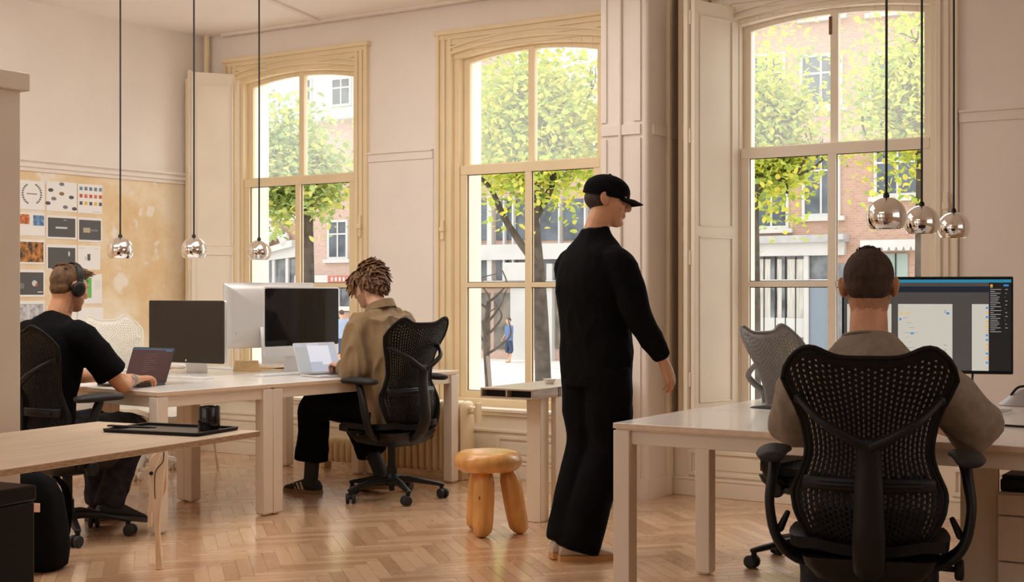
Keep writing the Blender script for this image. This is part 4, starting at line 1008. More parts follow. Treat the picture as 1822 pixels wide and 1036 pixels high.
def win(t, px0, py0, px1, py1, glass=WGL, fr=STONE, sill=True, bars=(1, 1), fw=.09):
    x0, x1, z0, z1 = rect(px0, py0, px1, py1)
    f = MB()
    for a, b, c, d in ((x0, x0 + fw, z0, z1), (x1 - fw, x1, z0, z1), (x0, x1, z1 - fw, z1), (x0, x1, z0, z0 + fw)): f.box(a, b, YF - .07, YF, c, d)
    for i in range(1, bars[0] + 1): xx = x0 + (x1 - x0) * i / (bars[0] + 1); f.box(xx - .03, xx + .03, YF - .06, YF, z0, z1)
    for i in range(1, bars[1] + 1): zz = z0 + (z1 - z0) * (1 - .36 * i); f.box(x0, x1, YF - .06, YF, zz - .03, zz + .03)
    if sill: f.box(x0 - .15, x1 + .15, YF - .16, YF, z0 - .14, z0)
    w = f.build('window', fr, t, smooth=0)
    MB().box(x0 + fw, x1 - fw, YF - .03, YF - .01, z0 + fw, z1 - fw).build('glass', glass, w, smooth=0)
# --- right building (behind the right window)
t = house('brick house with a white shop fascia, seen through the rightmost window', 1262, 1800, -260, BRK)
for q in ((1343, 262, 1404, 408), (1428, 258, 1496, 386), (1556, 255, 1640, 350), (1424, 96, 1500, 192), (1546, 92, 1652, 178), (1340, 96, 1398, 192), (1430, -90, 1500, 30), (1550, -90, 1640, 20), (1690, 90, 1760, 180)):
    win(t, *q)
fbox(1322, 420, 1512, 433, 0, .35).build('cornice', GREYST, t, smooth=0); fbox(1322, 433, 1506, 456, 0, .2).build('fascia', STONE, t, smooth=0)
fbox(1322, 456, 1486, 612, -.2, .02).build('shop_front', SHOPG, t, smooth=0)
for a, b in ((1318, 1326), (1433, 1441), (1478, 1487)): fbox(a, 456, b, 640, 0, .14).build('pilaster', STONE, t, smooth=0)
for a, b in ((1345, 1372), (1384, 1392), (1402, 1432)): fbox(a, 462, b, 566, 0, .05).build('curtain', TEXTILE, t, smooth=0)
for a in (1360, 1380, 1398, 1416): fbox(a, 458, a + 1.6, 640, 0, .07).build('glazing_bar', DARK, t, smooth=0)
fbox(1326, 566, 1432, 600, 0, .06).build('stallriser', STONE, t, smooth=0); fbox(1326, 498, 1480, 509, 0, .08).build('transom', STONE, t, smooth=0)
fbox(1442, 512, 1478, 640, 0, .06).build('door', DOORB, t, smooth=0)
m = MB(); x0, x1, z0, z1 = rect(1540, 428, 1656, 446); n = 9
for i in range(n):
    a, b = x0 + (x1 - x0) * i / n, x0 + (x1 - x0) * (i + 1) / n
    m.prism([(a, z1), (b, z1), (b, z0 + .1), ((a + b) / 2 + (b - a) * .25, z0 - .02), ((a + b) / 2 - (b - a) * .25, z0 - .02), (a, z0 + .1)], YF - .5, YF, 'y')
m.build('awning', STONE, t, smooth=0)
fbox(1574, 452, 1616, 640, 0, .06).build('door', DOORG, t, smooth=0); fbox(1594, 452, 1596, 640, 0, .09).build('door_joint', DARK, t, smooth=0)
fbox(1488, 470, 1512, 640, 0, .05).build('side_window', SHOPG, t, smooth=0); fbox(1480, 418, 1512, 428, 0, .6).build('console_bracket', GREYST, t, smooth=0)
for x in (1532, 1660): fbox(x, 446, x + 8, 640, 0, .1).build('pilaster', STONE, t, smooth=0)
# --- middle building (behind the middle window)
t = house('low building with tall glass bays and white columns, behind the middle window', 760, 1258, 300, BRK2)
for a, b in ((834, 870), (884, 914), (920, 946), (962, 996), (1004, 1042), (1050, 1090), (1100, 1140)):
    fbox(a, 355, b, 428, 0, .05).build('window', WGL, t, smooth=0); fbox(a, 464, b, 498, 0, .05).build('window', WGL, t, smooth=0)
for a in (852, 872, 900, 916, 948, 998, 1044, 1092): fbox(a, 350, a + (8 if a in (872, 948) else 3), 505, 0, .2).build('column', STONE, t, smooth=0)
fbox(822, 434, 1150, 462, 0, .25).build('fascia', STONE, t, smooth=0); fbox(822, 500, 1150, 512, 0, .3).build('fascia', GREYST, t, smooth=0)
for a, b in ((836, 872), (880, 912), (944, 976), (990, 1040)): fbox(a, 522, b, 622, 0, .05).build('shop_window', mat('dim_shop_interior', (.09, .085, .075), .3, scale=1.5, col2=(.25, .21, .16)), t, smooth=0)
for a, b in ((822, 832), (914, 940), (978, 988)): fbox(a, 470, b, 648, 0, .22).build('column', STONE, t, smooth=0)
fbox(905, 468, 960, 500, .22, .4).build('balcony_panel', STONE, t, smooth=0)
# --- left buildings (behind the left window)
t = house('tall pale brick house with a white window frame, behind the leftmost window', 533, 758, -60, BRK2)
win(t, 584, 392, 620, 462, sill=True, bars=(1, 1)); win(t, 590, 138, 626, 190, sill=False); win(t, 538, 140, 556, 190, sill=False); win(t, 660, 390, 700, 462)
fbox(533, 196, 758, 212, 0, .5).build('cornice', STONE, t, smooth=0); fbox(533, -60, 758, 196, 0, .012).build('painted_storey', STONE, t, smooth=0)
fbox(533, 490, 758, 506, 0, .3).build('fascia', STONE, t, smooth=0)
m = fbox(594, 491, 640, 504, .3, .36); m.build('red_sign', SIGNR, t, smooth=0)
for k in range(5): fbox(600 + 7 * k, 494, 603.5 + 7 * k, 501, .36, .37).build('sign_stroke', STONE, t, smooth=0)
fbox(533, 514, 600, 545, 0, .05).build('shop_window', SHOPG, t, smooth=0); fbox(606, 514, 660, 545, 0, .05).build('shop_window', SHOPG, t, smooth=0)
for a in (546, 573, 603, 640): fbox(a, 506, a + 4, 548, 0, .12).build('glazing_bar', STONE, t, smooth=0)
fbox(533, 546, 758, 554, 0, .25).build('ledge', STONE, t, smooth=0); fbox(533, 556, 758, 640, 0, .04).build('shop_front', SHOPG, t, smooth=0)
for a, b in ((566, 574), (612, 624), (640, 650)): fbox(a, 556, b, 640, 0, .1).build('pilaster', BRK, t, smooth=0)
fbox(541, 430, 549, 500, 0, .2).build('drainpipe', GREYST, t, smooth=0)
t = house('brick building with a white cornice and shop windows at the edge of the leftmost window', 330, 531, 395, BRK)
x0, x1 = FX(468), FX(531)
m = MB(); a0, a1, b0, b1 = FZ(455, 452), FZ(531, 428), FZ(455, 462), FZ(531, 445)
m.prism([(FX(440), FZ(440, 456)), (FX(531), FZ(531, 428)), (FX(531), FZ(531, 440)), (FX(440), FZ(440, 463))], YF - .4, YF, 'y'); m.prism([(FX(440), FZ(440, 463)), (FX(531), FZ(531, 440)), (FX(531), FZ(531, 458)), (FX(440), FZ(440, 470))], YF - .2, YF, 'y')
m.build('cornice', STONE, t, smooth=0)
for a, b in ((466, 488), (493, 512), (517, 531)): fbox(a, 462, b, 640, 0, .05).build('shop_window', SHOPG, t, smooth=0)
for a in (461, 488.5, 512.5): fbox(a, 458, a + 4.5, 640, 0, .15).build('pilaster', STONE, t, smooth=0)
fbox(440, 330, 450, 640, 0, .3).build('white_corner', STONE, t, smooth=0)
m = MB(); c = Vector((FX(497), YF - .3, FZ(497, 432)))
m.tube([c + Vector((-.55, 0, -.15)), c + Vector((-.2, 0, .35)), c + Vector((.25, 0, .35)), c + Vector((.6, 0, -.1))], [.16, .24, .2, .1], 10); m.ell(c + Vector((-.3, 0, .55)), (.16, .16, .2)); m.ell(c + Vector((.55, 0, .1)), (.22, .2, .3))
m.build('cornice_sculpture', STONE, t)

# --- trees: trunk, branches and individual leaves
def tree(label, px, Z, crown_px, ltop, lbot, nleaf, seed, lsize, greens, lean=0., trunk_r=.17, name='tree', bare=False, fork=.45, extra=None):
    rr = random.Random(seed); bx, by = c2w((px - 911) / 2400 * Z, Z)
    t = thing(name, label, 'tree', (bx, by, ZG))
    zt, zb = EYE - (ltop - 518.5) / 2400 * Z - ZG, EYE - (lbot - 518.5) / 2400 * Z - ZG
    rx = (crown_px[1] - crown_px[0]) / 2 / 2400 * Z; cxp = (crown_px[0] + crown_px[1]) / 2; ccx, ccy = c2w((cxp - 911) / 2400 * Z, Z); ctr = Vector((ccx - bx, ccy - by, (zt + zb) / 2)); rz = (zt - zb) / 2
    b = MB(); tips = []
    fk = Vector((lean, 0, max(.6, zb * .75 + .2 * zt) * fork / .45))
    b.tube([(0, 0, -.1), (lean * .3, 0, fk.z * .5), fk], [trunk_r * 1.15, trunk_r, trunk_r * .8], 12)
    def grow(p, d, ln, r, lev):
        e = p + d * ln; mid = (p + e) / 2 + Vector((rr.uniform(-1, 1), rr.uniform(-1, 1), rr.uniform(-.3, .6))) * ln * .12
        b.tube([p, mid, e], [r, r * .85, r * .62], 7 if lev else 9, sub=3)
        if lev >= 3: tips.append((mid, e)); return
        tips.append((mid, e))
        for _ in range(3 if lev else 4):
            tgt = ctr + Vector((rr.uniform(-1, 1) * rx, rr.uniform(-1, 1) * rx * .8, rr.uniform(-.9, 1) * rz)); dd = (tgt - e); 
            if dd.length < .01: continue
            dd = (dd.normalized() + d * .5 + Vector((rr.uniform(-.4, .4), rr.uniform(-.4, .4), rr.uniform(-.2, .4)))).normalized()
            grow(e, dd, ln * rr.uniform(.6, .82), r * .58, lev + 1)
    for k in range(4):
        a = k * 1.7 + rr.random(); tgt = ctr + Vector((math.cos(a) * rx * .7, math.sin(a) * rx * .5, rr.uniform(-.3, .5) * rz)); d = (tgt - fk).normalized()
        grow(fk, d, (tgt - fk).length * .42, trunk_r * .55, 0)
    if extra:
        pts = [ond(ex, ey, Z) - Vector((bx, by, ZG)) for ex, ey in extra]; b.tube(pts, [.085, .075, .065, .05, .025], 9)
    b.build('trunk', mat('bark', (.085, .065, .05), .9, var=.35, scale=5), t, smooth=1.2)
    if bare: return t
    m = MB(); sp = []
    while len(sp) < 46:                       # leaf sprays fill the crown unevenly
        v = Vector((rr.uniform(-1, 1), rr.uniform(-1, 1), rr.uniform(-1, 1)))
        if v.length < 1: sp.append(ctr + Vector((v.x * rx, v.y * rx * .8, v.z * rz)))
    sp += [e for _, e in tips if (abs((e - ctr).x) < rx * 1.15 and abs((e - ctr).z) < rz * 1.1)]
    for i in range(nleaf):
        c = rr.choice(sp); s = .34 * min(rx, rz) if rr.random() < .8 else .6 * min(rx, rz)
        p = c + Vector((rr.gauss(0, s), rr.gauss(0, s), rr.gauss(0, s * .6)))
        w = lsize * rr.uniform(.6, 1.25); M = Matrix.Translation(p) @ Matrix.Rotation(rr.uniform(0, 6.28), 4, 'Z') @ Matrix.Rotation(rr.gauss(0, .6), 4, 'X') @ Matrix.Rotation(rr.gauss(0, .5), 4, 'Y')
        m.add([(0, 0, 0), (.32 * w, .3 * w, .05 * w), (.26 * w, .72 * w, .02 * w), (0, w, -.12 * w), (-.26 * w, .72 * w, .02 * w), (-.32 * w, .3 * w, .05 * w)], [(0, 1, 2, 3), (0, 3, 4, 5)], rr.choice((0, 0, 0, 1, 1, 2)), M)
    m.build('foliage', greens, t, smooth=0, fix=False)
    return t
def leafm(name, c):
    m = bpy.data.materials.new(name); m.use_nodes = True; N = m.node_tree.nodes; L = m.node_tree.links; b = N['Principled BSDF']; b.inputs['Base Color'].default_value = (*c, 1); b.inputs['Roughness'].default_value = .6
    tl = N.new('ShaderNodeBsdfTranslucent'); tl.inputs[0].default_value = (c[0] * 1.3, c[1] * 1.25, c[2] * .9, 1); mx = N.new('ShaderNodeMixShader'); mx.inputs[0].default_value = .5
    L.new(b.outputs[0], mx.inputs[1]); L.new(tl.outputs[0], mx.inputs[2]); L.new(mx.outputs[0], N['Material Output'].inputs[0]); return m
LG = [leafm('leaf_green', (.50, .58, .13)), leafm('leaf_yellow', (.74, .68, .14)), leafm('leaf_deep', (.30, .42, .11))]
LB = [leafm('leaf_bluegreen', (.42, .52, .22)), leafm('leaf_pale', (.66, .64, .22)), leafm('leaf_dark', (.25, .36, .13))]
tree('dense yellow-green tree behind the leftmost window', 546, 34, (405, 588), 172, 424, 9500, 11, .19, LB, trunk_r=.2)
tree('leafy tree with a forked dark trunk behind the middle window', 968, 27, (812, 1085), -40, 430, 12500, 5, .15, LG, lean=-.25, trunk_r=.15, fork=.40, extra=[(958, 478), (925, 432), (897, 388), (872, 335), (838, 305)])
tree('sparse bright tree at the casing side of the rightmost window, its trunk near the shutter', 1338, 24, (1300, 1440), -30, 440, 7000, 23, .135, LG, trunk_r=.15)
tree('bright tree behind the three right pendants', 1642, 23, (1520, 1760), -60, 360, 8000, 31, .135, LG, trunk_r=.14)
t = thing('tree', 'thin bare young tree with curling branches and a leaning stake behind the counter', 'tree', (*c2w((868 - 911) / 2400 * 19, 19), ZG))
m = MB(); rr = random.Random(6); m.tube([(0, 0, -.05), (.02, 0, .9), (-.03, 0, 1.7), (.0, .02, 2.25)], [.055, .05, .045, .035], 9)
for k in range(9):
    z = 1.55 + .09 * k; a = k * 2.4; L_ = rr.uniform(.22, .42); m.tube([(0, 0, z), (L_ * .5 * math.cos(a), L_ * .3 * math.sin(a), z + .10), (L_ * math.cos(a), L_ * .5 * math.sin(a), z + .26), (L_ * 1.05 * math.cos(a + .4), L_ * .5 * math.sin(a), z + .42), (L_ * .7 * math.cos(a + .7), L_ * .5, z + .50)], [.022, .018, .014, .010, .006], 7)
m.build('trunk', MATS['bark'], t, smooth=1.2)
MB().tube([(.22, -.1, 0), (.03, -.05, 1.5)], .025, 8, sub=1).build('stake', mat('stake_wood', (.22, .16, .12), .8), t)
t = thing('bush', 'yellow-green bush below the shop window of the brick house', 'bush', (*c2w((1408 - 911) / 2400 * 33, 33), ZG))
m = MB(); rr = random.Random(9)
for i in range(900):
    p = Vector((rr.gauss(0, .35), rr.gauss(0, .35), 0)); p.z = max(.05, rr.uniform(.1, 1.35) * (1 - p.length * .6)); w = .17
    M = Matrix.Translation(p) @ Matrix.Rotation(rr.uniform(0, 6.28), 4, 'Z') @ Matrix.Rotation(rr.gauss(0, .7), 4, 'X')
    m.add([(0, 0, 0), (.3 * w, .4 * w, 0), (0, w, 0), (-.3 * w, .4 * w, 0)], [(0, 1, 2, 3)], rr.choice((0, 1, 1)), M)
m.build('foliage', LG, t, smooth=0, fix=False)
MB().tube([(0, 0, 0), (0, 0, .6)], .05, 8, sub=1).build('stem', MATS['bark'], t)

# ================================================================== PEOPLE
def frame(o, fwd, up=(0, 0, 1)):
    """matrix: local +Y -> fwd, local +Z near up, origin o"""
    y = Vector(fwd).normalized(); z = Vector(up); z = (z - y * z.dot(y)).normalized(); x = y.cross(z)
    return Matrix(((x.x, y.x, z.x, o[0]), (x.y, y.y, z.y, o[1]), (x.z, y.z, z.z, o[2]), (0, 0, 0, 1)))
def head_shapes(mb, M, ears=True, jaw=1.):
    e = lambda c, r, rot=None: mb.ell(c, r, 0, M, 20, 14, rot)
    e((0, -.012, .034), (.0735, .094, .086)); e((0, .012, .02), (.068, .080, .075))
    rs = []
    for z, y, rx, ry in ((.05, .020, .066, .070), (.02, .024, .068, .072), (-.01, .027, .0675, .068), (-.04, .030, .064, .064), (-.065, .034, .058 * jaw, .058), (-.088, .042, .048 * jaw, .048), (-.106, .052, .034, .036), (-.114, .058, .018, .020)):
        rs.append([(math.copysign(abs(math.cos(a)) ** .85, math.cos(a)) * rx, y + math.copysign(abs(math.sin(a)) ** .85, math.sin(a)) * ry, z) for a in [2 * math.pi * i / 24 for i in range(24)]])
    mb.rings(rs, 0, M)
    mb.tube([(0, .094, .022), (0, .104, .004), (0, .116, -.016), (0, .112, -.026)], [.009, .010, .0125, .009], 10, M=M)
    for s in (-1, 1):
        e((s * .012, .100, -.023), (.0085, .011, .008)); e((s * .030, .083, .032), (.026, .013, .009)); e((s * .040, .066, -.012), (.026, .026, .022))
        if ears:
            e((s * .076, -.004, .004), (.009, .019, .031), Matrix.Rotation(R(s * -18), 3, 'Z') @ Matrix.Rotation(R(12), 3, 'X'))
            e((s * .0835, -.014, .006), (.0062, .017, .027), Matrix.Rotation(R(s * -28), 3, 'Z') @ Matrix.Rotation(R(12), 3, 'X'))
            mb.tube([(s * .077, .006, -.024), (s * .083, -.008, -.022), (s * .091, -.024, .004), (s * .090, -.022, .026), (s * .083, -.004, .034), (s * .076, .009, .022)], .0052, 8, M=M)
    e((0, .096, -.050), (.023, .010, .0052)); e((0, .095, -.0605), (.020, .0105, .0062)); e((0, .086, -.092), (.021, .016, .015)); e((0, .092, -.04), (.014, .008, .012))
def eyes(par, M):
    for s in (-1, 1):
        m = MB(); m.ell(M @ Vector((s * .031, .079, .012)), (.0125, .0125, .0125), n=14, k=10); m.ell(M @ Vector((s * .031, .0885, .011)), (.0058, .0042, .0058), 1, n=12, k=8)
        m.build('eye', [mat('eye_white', (.75, .72, .68), .2), mat('eye_iris', (.06, .04, .03), .2)], par)
def hand_shapes(mb, wrist, fwd, palm_dn, side, curl=(35, 40, 30), spread=6, thumb=38, s=1., mi=0):
    """palm, four fingers and a thumb; fwd = wrist to knuckles, palm_dn = direction the palm faces, side=+1 right hand"""
    f = Vector(fwd).normalized(); d = Vector(palm_dn); d = (d - f * d.dot(f)).normalized(); x = f.cross(-d) * 1.0    # x: towards the little-finger/thumb axis
    # local: X across (thumb side negative*side), Y along fingers, Z back of the hand
    M = Matrix(((x.x, f.x, -d.x, wrist[0]), (x.y, f.y, -d.y, wrist[1]), (x.z, f.z, -d.z, wrist[2]), (0, 0, 0, 1)))
    t = -side                                     # thumb side along local x
    rs = []
    for y, w, h, zz in ((-.02, .027, .021, 0), (.0, .029, .020, 0), (.03, .037, .017, .001), (.06, .041, .0155, .002), (.085, .040, .0135, .001), (.098, .036, .010, -.001)):
        rs.append([(w * s * math.copysign(abs(math.cos(a)) ** .75, math.cos(a)), y * s, zz + h * s * math.copysign(abs(math.sin(a)) ** .8, math.sin(a))) for a in [2 * math.pi * i / 16 for i in range(16)]])
    mb.rings(rs, mi, M)
    mb.ell((t * .022 * s, .03 * s, -.008 * s), (.017 * s, .030 * s, .014 * s), mi, M)
    for k, (xo, ln, r, kn) in enumerate(((.030, .073, .0092, .090), (.0105, .080, .0095, .095), (-.0105, .075, .0091, .092), (-.030, .060, .0082, .083))):
        xx = t * xo * s; a = R(spread * (1.5 - k) / 1.5) * t; c1, c2, c3 = [R(v * (1 + .07 * (k - 1.5))) for v in curl]
        p = Vector((xx, (kn - .012) * s, .001)); pts = [p]; an = 0
        for seg, cc in ((.012 / .073, 0), (.45, c1), (.31, c2), (.24, c3)):
            an += cc; dirv = Vector((math.sin(a) * math.cos(an), math.cos(a) * math.cos(an), -math.sin(an))); pts.append(pts[-1] + dirv * ln * seg * s)
        mb.tube(pts, [r * s * 1.0, r * s * 1.08, r * s * 1.0, r * s * .92, r * s * .78], 10, mi, M, sub=4)
    a = R(thumb); p0 = Vector((t * .024 * s, .018 * s, -.006 * s)); d1 = Vector((t * math.sin(a), math.cos(a), -.35)).normalized(); d2 = Vector((t * math.sin(a * .6), math.cos(a * .6), -.35)).normalized()
    mb.tube([p0, p0 + d1 * .035 * s, p0 + d1 * .035 * s + d2 * .032 * s, p0 + d1 * .035 * s + d2 * .056 * s], [.0125 * s, .0115 * s, .0105 * s, .008 * s], 10, mi, M)
def torso(mb, secs, n=22, mi=0, M=None):
    """secs: (centre, half width, half depth, tilt deg about X); flattened super-ellipse rings, closed"""
    rs = []
    for c, rx, ry, tl in secs:
        q = Matrix.Rotation(R(tl), 3, 'X')
        rs.append([Vector(c) + q @ Vector((math.copysign(abs(math.cos(a)) ** .8, math.cos(a)) * rx, math.copysign(abs(math.sin(a)) ** .85, math.sin(a)) * ry, 0)) for a in [2 * math.pi * i / n for i in range(n)]])
    # smooth interpolation between the sections
    out = []
    K = len(rs)
    for i in range(K - 1):
        g = lambda k: rs[max(0, min(K - 1, k))]
        for q in range(4):
            t = q / 4; t2, t3 = t * t, t * t * t
            out.append([.5 * (2 * b + (c - a) * t + (2 * a - 5 * b + 4 * c - d) * t2 + (3 * b - a - 3 * c + d) * t3) for a, b, c, d in zip(g(i - 1), g(i), g(i + 1), g(i + 2))])
    out.append(rs[-1]); mb.rings(out, mi, M)
def wrinkle(amp, sc, seed=0., dirv=(1, 1, 1)):
    dv = Vector(dirv)
    def f(p, n):
        q = Vector((p.x * dv.x, p.y * dv.y, p.z * dv.z)) * sc + Vector((seed, seed * 1.7, seed * .3))
        a = noise.noise(q); b = noise.noise(q * 2.3 + Vector((5, 1, 2)))
        return amp * ((1 - abs(a)) ** 3 * 1.1 - .45) + amp * .45 * b
    return f
def shoe(mb, heel, fwd, ln=.285, w=.05, up=(0, 0, 1), sole_mi=1):
    M = frame(heel, fwd, up); rs = []
    prof = ((.0, .030, .062), (.02, .036, .088), (.07, .039, .10), (.12, .041, .092), (.17, .046, .074), (.22, .048, .056), (.26, .040, .044), (ln, .020, .030))
    prof = tuple((y * ln / .285 if y < ln else y, a_, b_) for y, a_, b_ in prof)
    def ring(y, hw, z0, z1, k): return [(hw * math.copysign(abs(math.cos(a)) ** .7, math.cos(a)), y, (z0 + z1) / 2 + (z1 - z0) / 2 * math.copysign(abs(math.sin(a)) ** .7, math.sin(a))) for a in [2 * math.pi * i / 16 for i in range(16)]]
    mb.rings([ring(y, hw * w / .05, .018, h, 0) for y, hw, h in prof], 0, M)
    o = [(p[0], p[1]) for p in [(hw * w / .05 * s + .004 * s, y) for s, seq in ((1, prof), (-1, prof[::-1])) for y, hw, h in seq]]
    so = MB().prism([(0, -.008)] + o[:8] + [(0, ln + .008)] + o[8:], 0, .026); mb.add(so.v, so.f, sole_mi, M)
    return M

# ---------------------------------------------------------------- walking man in black
def walker():
    yaw = math.atan2(.935, .355) - math.pi / 2
    p = thing('person', 'person in black sweater, wide black trousers and black cap walking past the stool', 'person', (-3.255, 5.70, 0), yaw); p.scale = (1.03, 1.03, 1.035)
    hp = Vector((.0, .01, .97)); nk = Vector((.0, -.005, 1.50)); hc = Vector((.005, .065, 1.672))
    MH = Matrix.Translation(hc) @ Matrix.Rotation(R(-40), 4, 'Z') @ Matrix.Rotation(R(-12), 4, 'X')
    sh = {1: Vector((.195, -.01, 1.395)), -1: Vector((-.195, .0, 1.395))}
    el = {1: Vector((.26, .03, 1.15)), -1: Vector((-.235, .08, 1.15))}
    wr = {1: Vector((.275, .17, .945)), -1: Vector((-.16, .22, .96))}
    hj = {1: Vector((.095, .0, .95)), -1: Vector((-.095, .01, .95))}
    kn = {1: Vector((.065, .03, .52)), -1: Vector((-.065, .0, .52))}
    an = {1: Vector((.015, -.125, .10)), -1: Vector((-.045, -.14, .14))}
    b = MB(); head_shapes(b, MH); b.tube([nk - Vector((0, .01, .06)), nk, hc + Vector((0, -.03, -.06))], [.066, .060, .056], 16)
    torso(b, [((0, .0, .90), .14, .09, 0), ((0, .0, 1.0), .15, .095, 0), ((0, 0, 1.15), .13, .085, 0), ((0, 0, 1.30), .14, .09, 0), ((0, -.005, 1.40), .11, .07, 0), ((0, -.005, 1.50), .055, .05, 0)])
    for s in (1, -1):
        b.tube([sh[s] + Vector((-.03 * s, 0, -.05)), el[s], wr[s]], [.042, .038, .027], 14); b.tube([hj[s], kn[s], an[s]], [.08, .052, .036], 14); b.tube([an[s], an[s] + Vector((0, .03, -.05))], [.03, .022], 12, sub=1)
    hand_shapes(b, wr[1] + Vector((.0, .012, -.022)), (.05, .42, -.85), (-.9, -.25, -.2), 1, (18, 25, 18), 5, 24)
    hand_shapes(b, wr[-1] + Vector((.0, .012, -.022)), (.05, .25, -.95), (.9, .1, 0), -1, (18, 25, 18), 5, 24)
    bo = remesh(b, 'body', SKIN, p, .0062, 3); eyes(p, MH)
    c = MB()
    torso(c, [((0, .01, .835), .188, .135, 0), ((0, .01, .93), .196, .138, 0), ((0, .0, 1.08), .19, .135, 0), ((0, -.015, 1.25), .20, .140, 0), ((0, -.02, 1.36), .195, .125, 4), ((0, -.015, 1.435), .165, .100, 6), ((0, -.008, 1.49), .105, .08, 8), ((0, -.002, 1.528), .072, .068, 8), ((0, 0, 1.545), .067, .063, 8)])
    for s in (1, -1): c.tube([sh[s] + Vector((-.09 * s, 0, -.0)), sh[s] + Vector((-.002 * s, 0, -.028)), (sh[s] + el[s]) / 2, el[s], (el[s] + wr[s]) / 2, wr[s]], [.068, .072, .074, .069, .058, .043], 18, capk=.3)
    remesh(c, 'sweater', BLKCLOTH, p, .008, 6, wrinkle(.006, 9, 2., (1, 1, .6)))
    c = MB()
    torso(c, [((0, .0, .80), .16, .125, 0), ((0, .0, .95), .172, .125, 0), ((0, 0, 1.03), .160, .112, 0)])
    c.tube([hj[1] + Vector((0, 0, -.05)), (hj[1] + kn[1]) / 2, kn[1], Vector((.045, -.05, .30)), Vector((.012, -.115, .055))], [.112, .112, .100, .100, .108], 18, capk=.15)
    c.tube([hj[-1] + Vector((0, 0, -.05)), (hj[-1] + kn[-1]) / 2, kn[-1], Vector((-.06, -.07, .30)), Vector((-.045, -.13, .085))], [.112, .112, .098, .098, .104], 18, capk=.15)
    remesh(c, 'trousers', BLKCLOTH, p, .008, 5, wrinkle(.007, 8, 5., (1, 1, .5)))
    SH = [mat('beige_shoe', (.50, .40, .30), .6), mat('gum_sole', (.52, .27, .10), .55)]
    shd = Vector((.92, .39, 0)); shd = Vector((math.cos(-yaw) * 1 - 0, 0, 0))
    fw = Matrix.Rotation(-yaw, 3, 'Z') @ Vector((CT * .99 - ST * .12, ST * .99 + CT * .12, 0))   # toe points to the right of the picture
    m = MB(); shoe(m, Vector((.012, -.13, .0)) - fw * .075, fw, .262, .050); m.build('shoe', SH, p, smooth=.9)
    m = MB(); shoe(m, Vector((-.05, -.15, .004)) - fw * .06, (fw + Vector((0, .5, 0))), .262, .050); m.build('shoe', SH, p, smooth=.9)
    # cap: crown, brim, button
    m = MB(); pr = []
    for i in range(12):
        a = math.pi / 2 * i / 11; pr.append([(.088 * math.cos(a) * math.cos(t), -.006 + .112 * math.cos(a) * math.sin(t), .040 + .084 * math.sin(a) ** .9) for t in [2 * math.pi * k / 28 for k in range(28)]])
    pr = [[(q[0] * 1.0, q[1], q[2] - .022) for q in pr[0]]] + pr
    m.rings(pr, 0, MH); cp = m.build('cap', BLKCLOTH, p, smooth=1.2)
    m = MB(); rs = []
    for i in range(9):
        x = -1 + i / 4; w_ = .072; y0 = .062 + .028 * (1 - x * x); y1 = .175 - .055 * x * x; zc = .03 - .016 * x * x
        rs.append([(x * w_, y0, zc + .003), (x * w_, (y0 + y1) / 2, zc + .001), (x * w_, y1, zc - .012), (x * w_, y1, zc - .016), (x * w_, y0, zc - .002)])
    m.rings(rs, 0, MH); m.build('cap_brim', BLKCLOTH, cp, smooth=.8)
    m = MB(); m.ell((0, -.008, .124), (.008, .008, .005), 0, MH); m.build('cap_button', BLKCLOTH, cp)
    h = MB(); h.ell((0, -.03, .0), (.077, .078, .058), 0, MH); remesh(h, 'hair', mat('dark_brown_hair', (.035, .02, .012), .7, bump=.4, bscale=300, stretch=(1, 1, .15)), p, .006, 2)
walker()

# ---------------------------------------------------------------- seated people
def seated(name_label, loc, yaw, spec):
    p = thing('person', name_label, 'person', loc, yaw)
    J = spec
    hc, MH = J['head']; nk = J['neck']
    b = MB(); head_shapes(b, MH, jaw=J.get('jaw', 1.)); b.tube([nk - Vector((0, .01, .07)), nk, nk.lerp(hc, .55) + Vector((0, -.005, 0)), hc + MH.to_3x3() @ Vector((0, -.025, -.03))], [.072, .064 * J.get('nk', 1), .061 * J.get('nk', 1), .060], 16)
    torso(b, [(c, rx * .78, ry * .78, tl) for c, rx, ry, tl in J['torso']])
    for s in (1, -1):
        A = J['arm'][s]; b.tube([A[0], A[1], A[1].lerp(A[2], .35), A[2]], [.050, .041, .042, .0265], 16)
        L = J['leg'][s]; b.tube([L[0], L[1], L[2]], [.085, .055, .038], 14); b.tube([L[2], L[2] + L[3] * .05 + Vector((0, 0, -.04))], [.032, .022], 12, sub=1)
        H = J['hand'][s]; hand_shapes(b, A[2] + Vector(H[0]).normalized() * .018, H[0], H[1], s, *H[2:])
    bo = remesh(b, 'body', [J['skin'], J.get('stubble', J.get('fade', J['skin']))], p, .0050, 4); eyes(p, MH)
    if 'fade' in J:
        IH = MH.inverted()
        for f in bo.data.polygons:
            q = IH @ f.center
            if q.y < .012 and abs(q.x) < .079 and -.078 + .012 * noise.noise(q * 60) < q.z < .02: f.material_index = 1
    if 'stubble' in J:
        IH = MH.inverted()
        for f in bo.data.polygons:
            q = IH @ f.center
            if q.length < .17 and -.135 < q.z < .0 and q.y > -.005 and abs(q.x) < .075:
                jaw = q.z < -.036 - .30 * max(0, q.y - .045) and not (abs(q.x) < .024 and -.068 < q.z < -.045 and q.y > .06)
                side = q.y < .022 and q.z < .0 and abs(q.x) > .05 and q.y > .0
                lip = abs(q.x) < .028 and -.0455 < q.z < -.034 and q.y > .075
                if jaw or side or lip: f.material_index = 1
    return p, MH
def hairshell(p, MH, els, matl, vox=.006, disp=None, name='hair', sm=2):
    h = MB()
    for c, r in els: h.ell(c, r, 0, MH, 24, 16)
    return remesh(h, name, matl, p, vox, sm, disp)
V = Vector
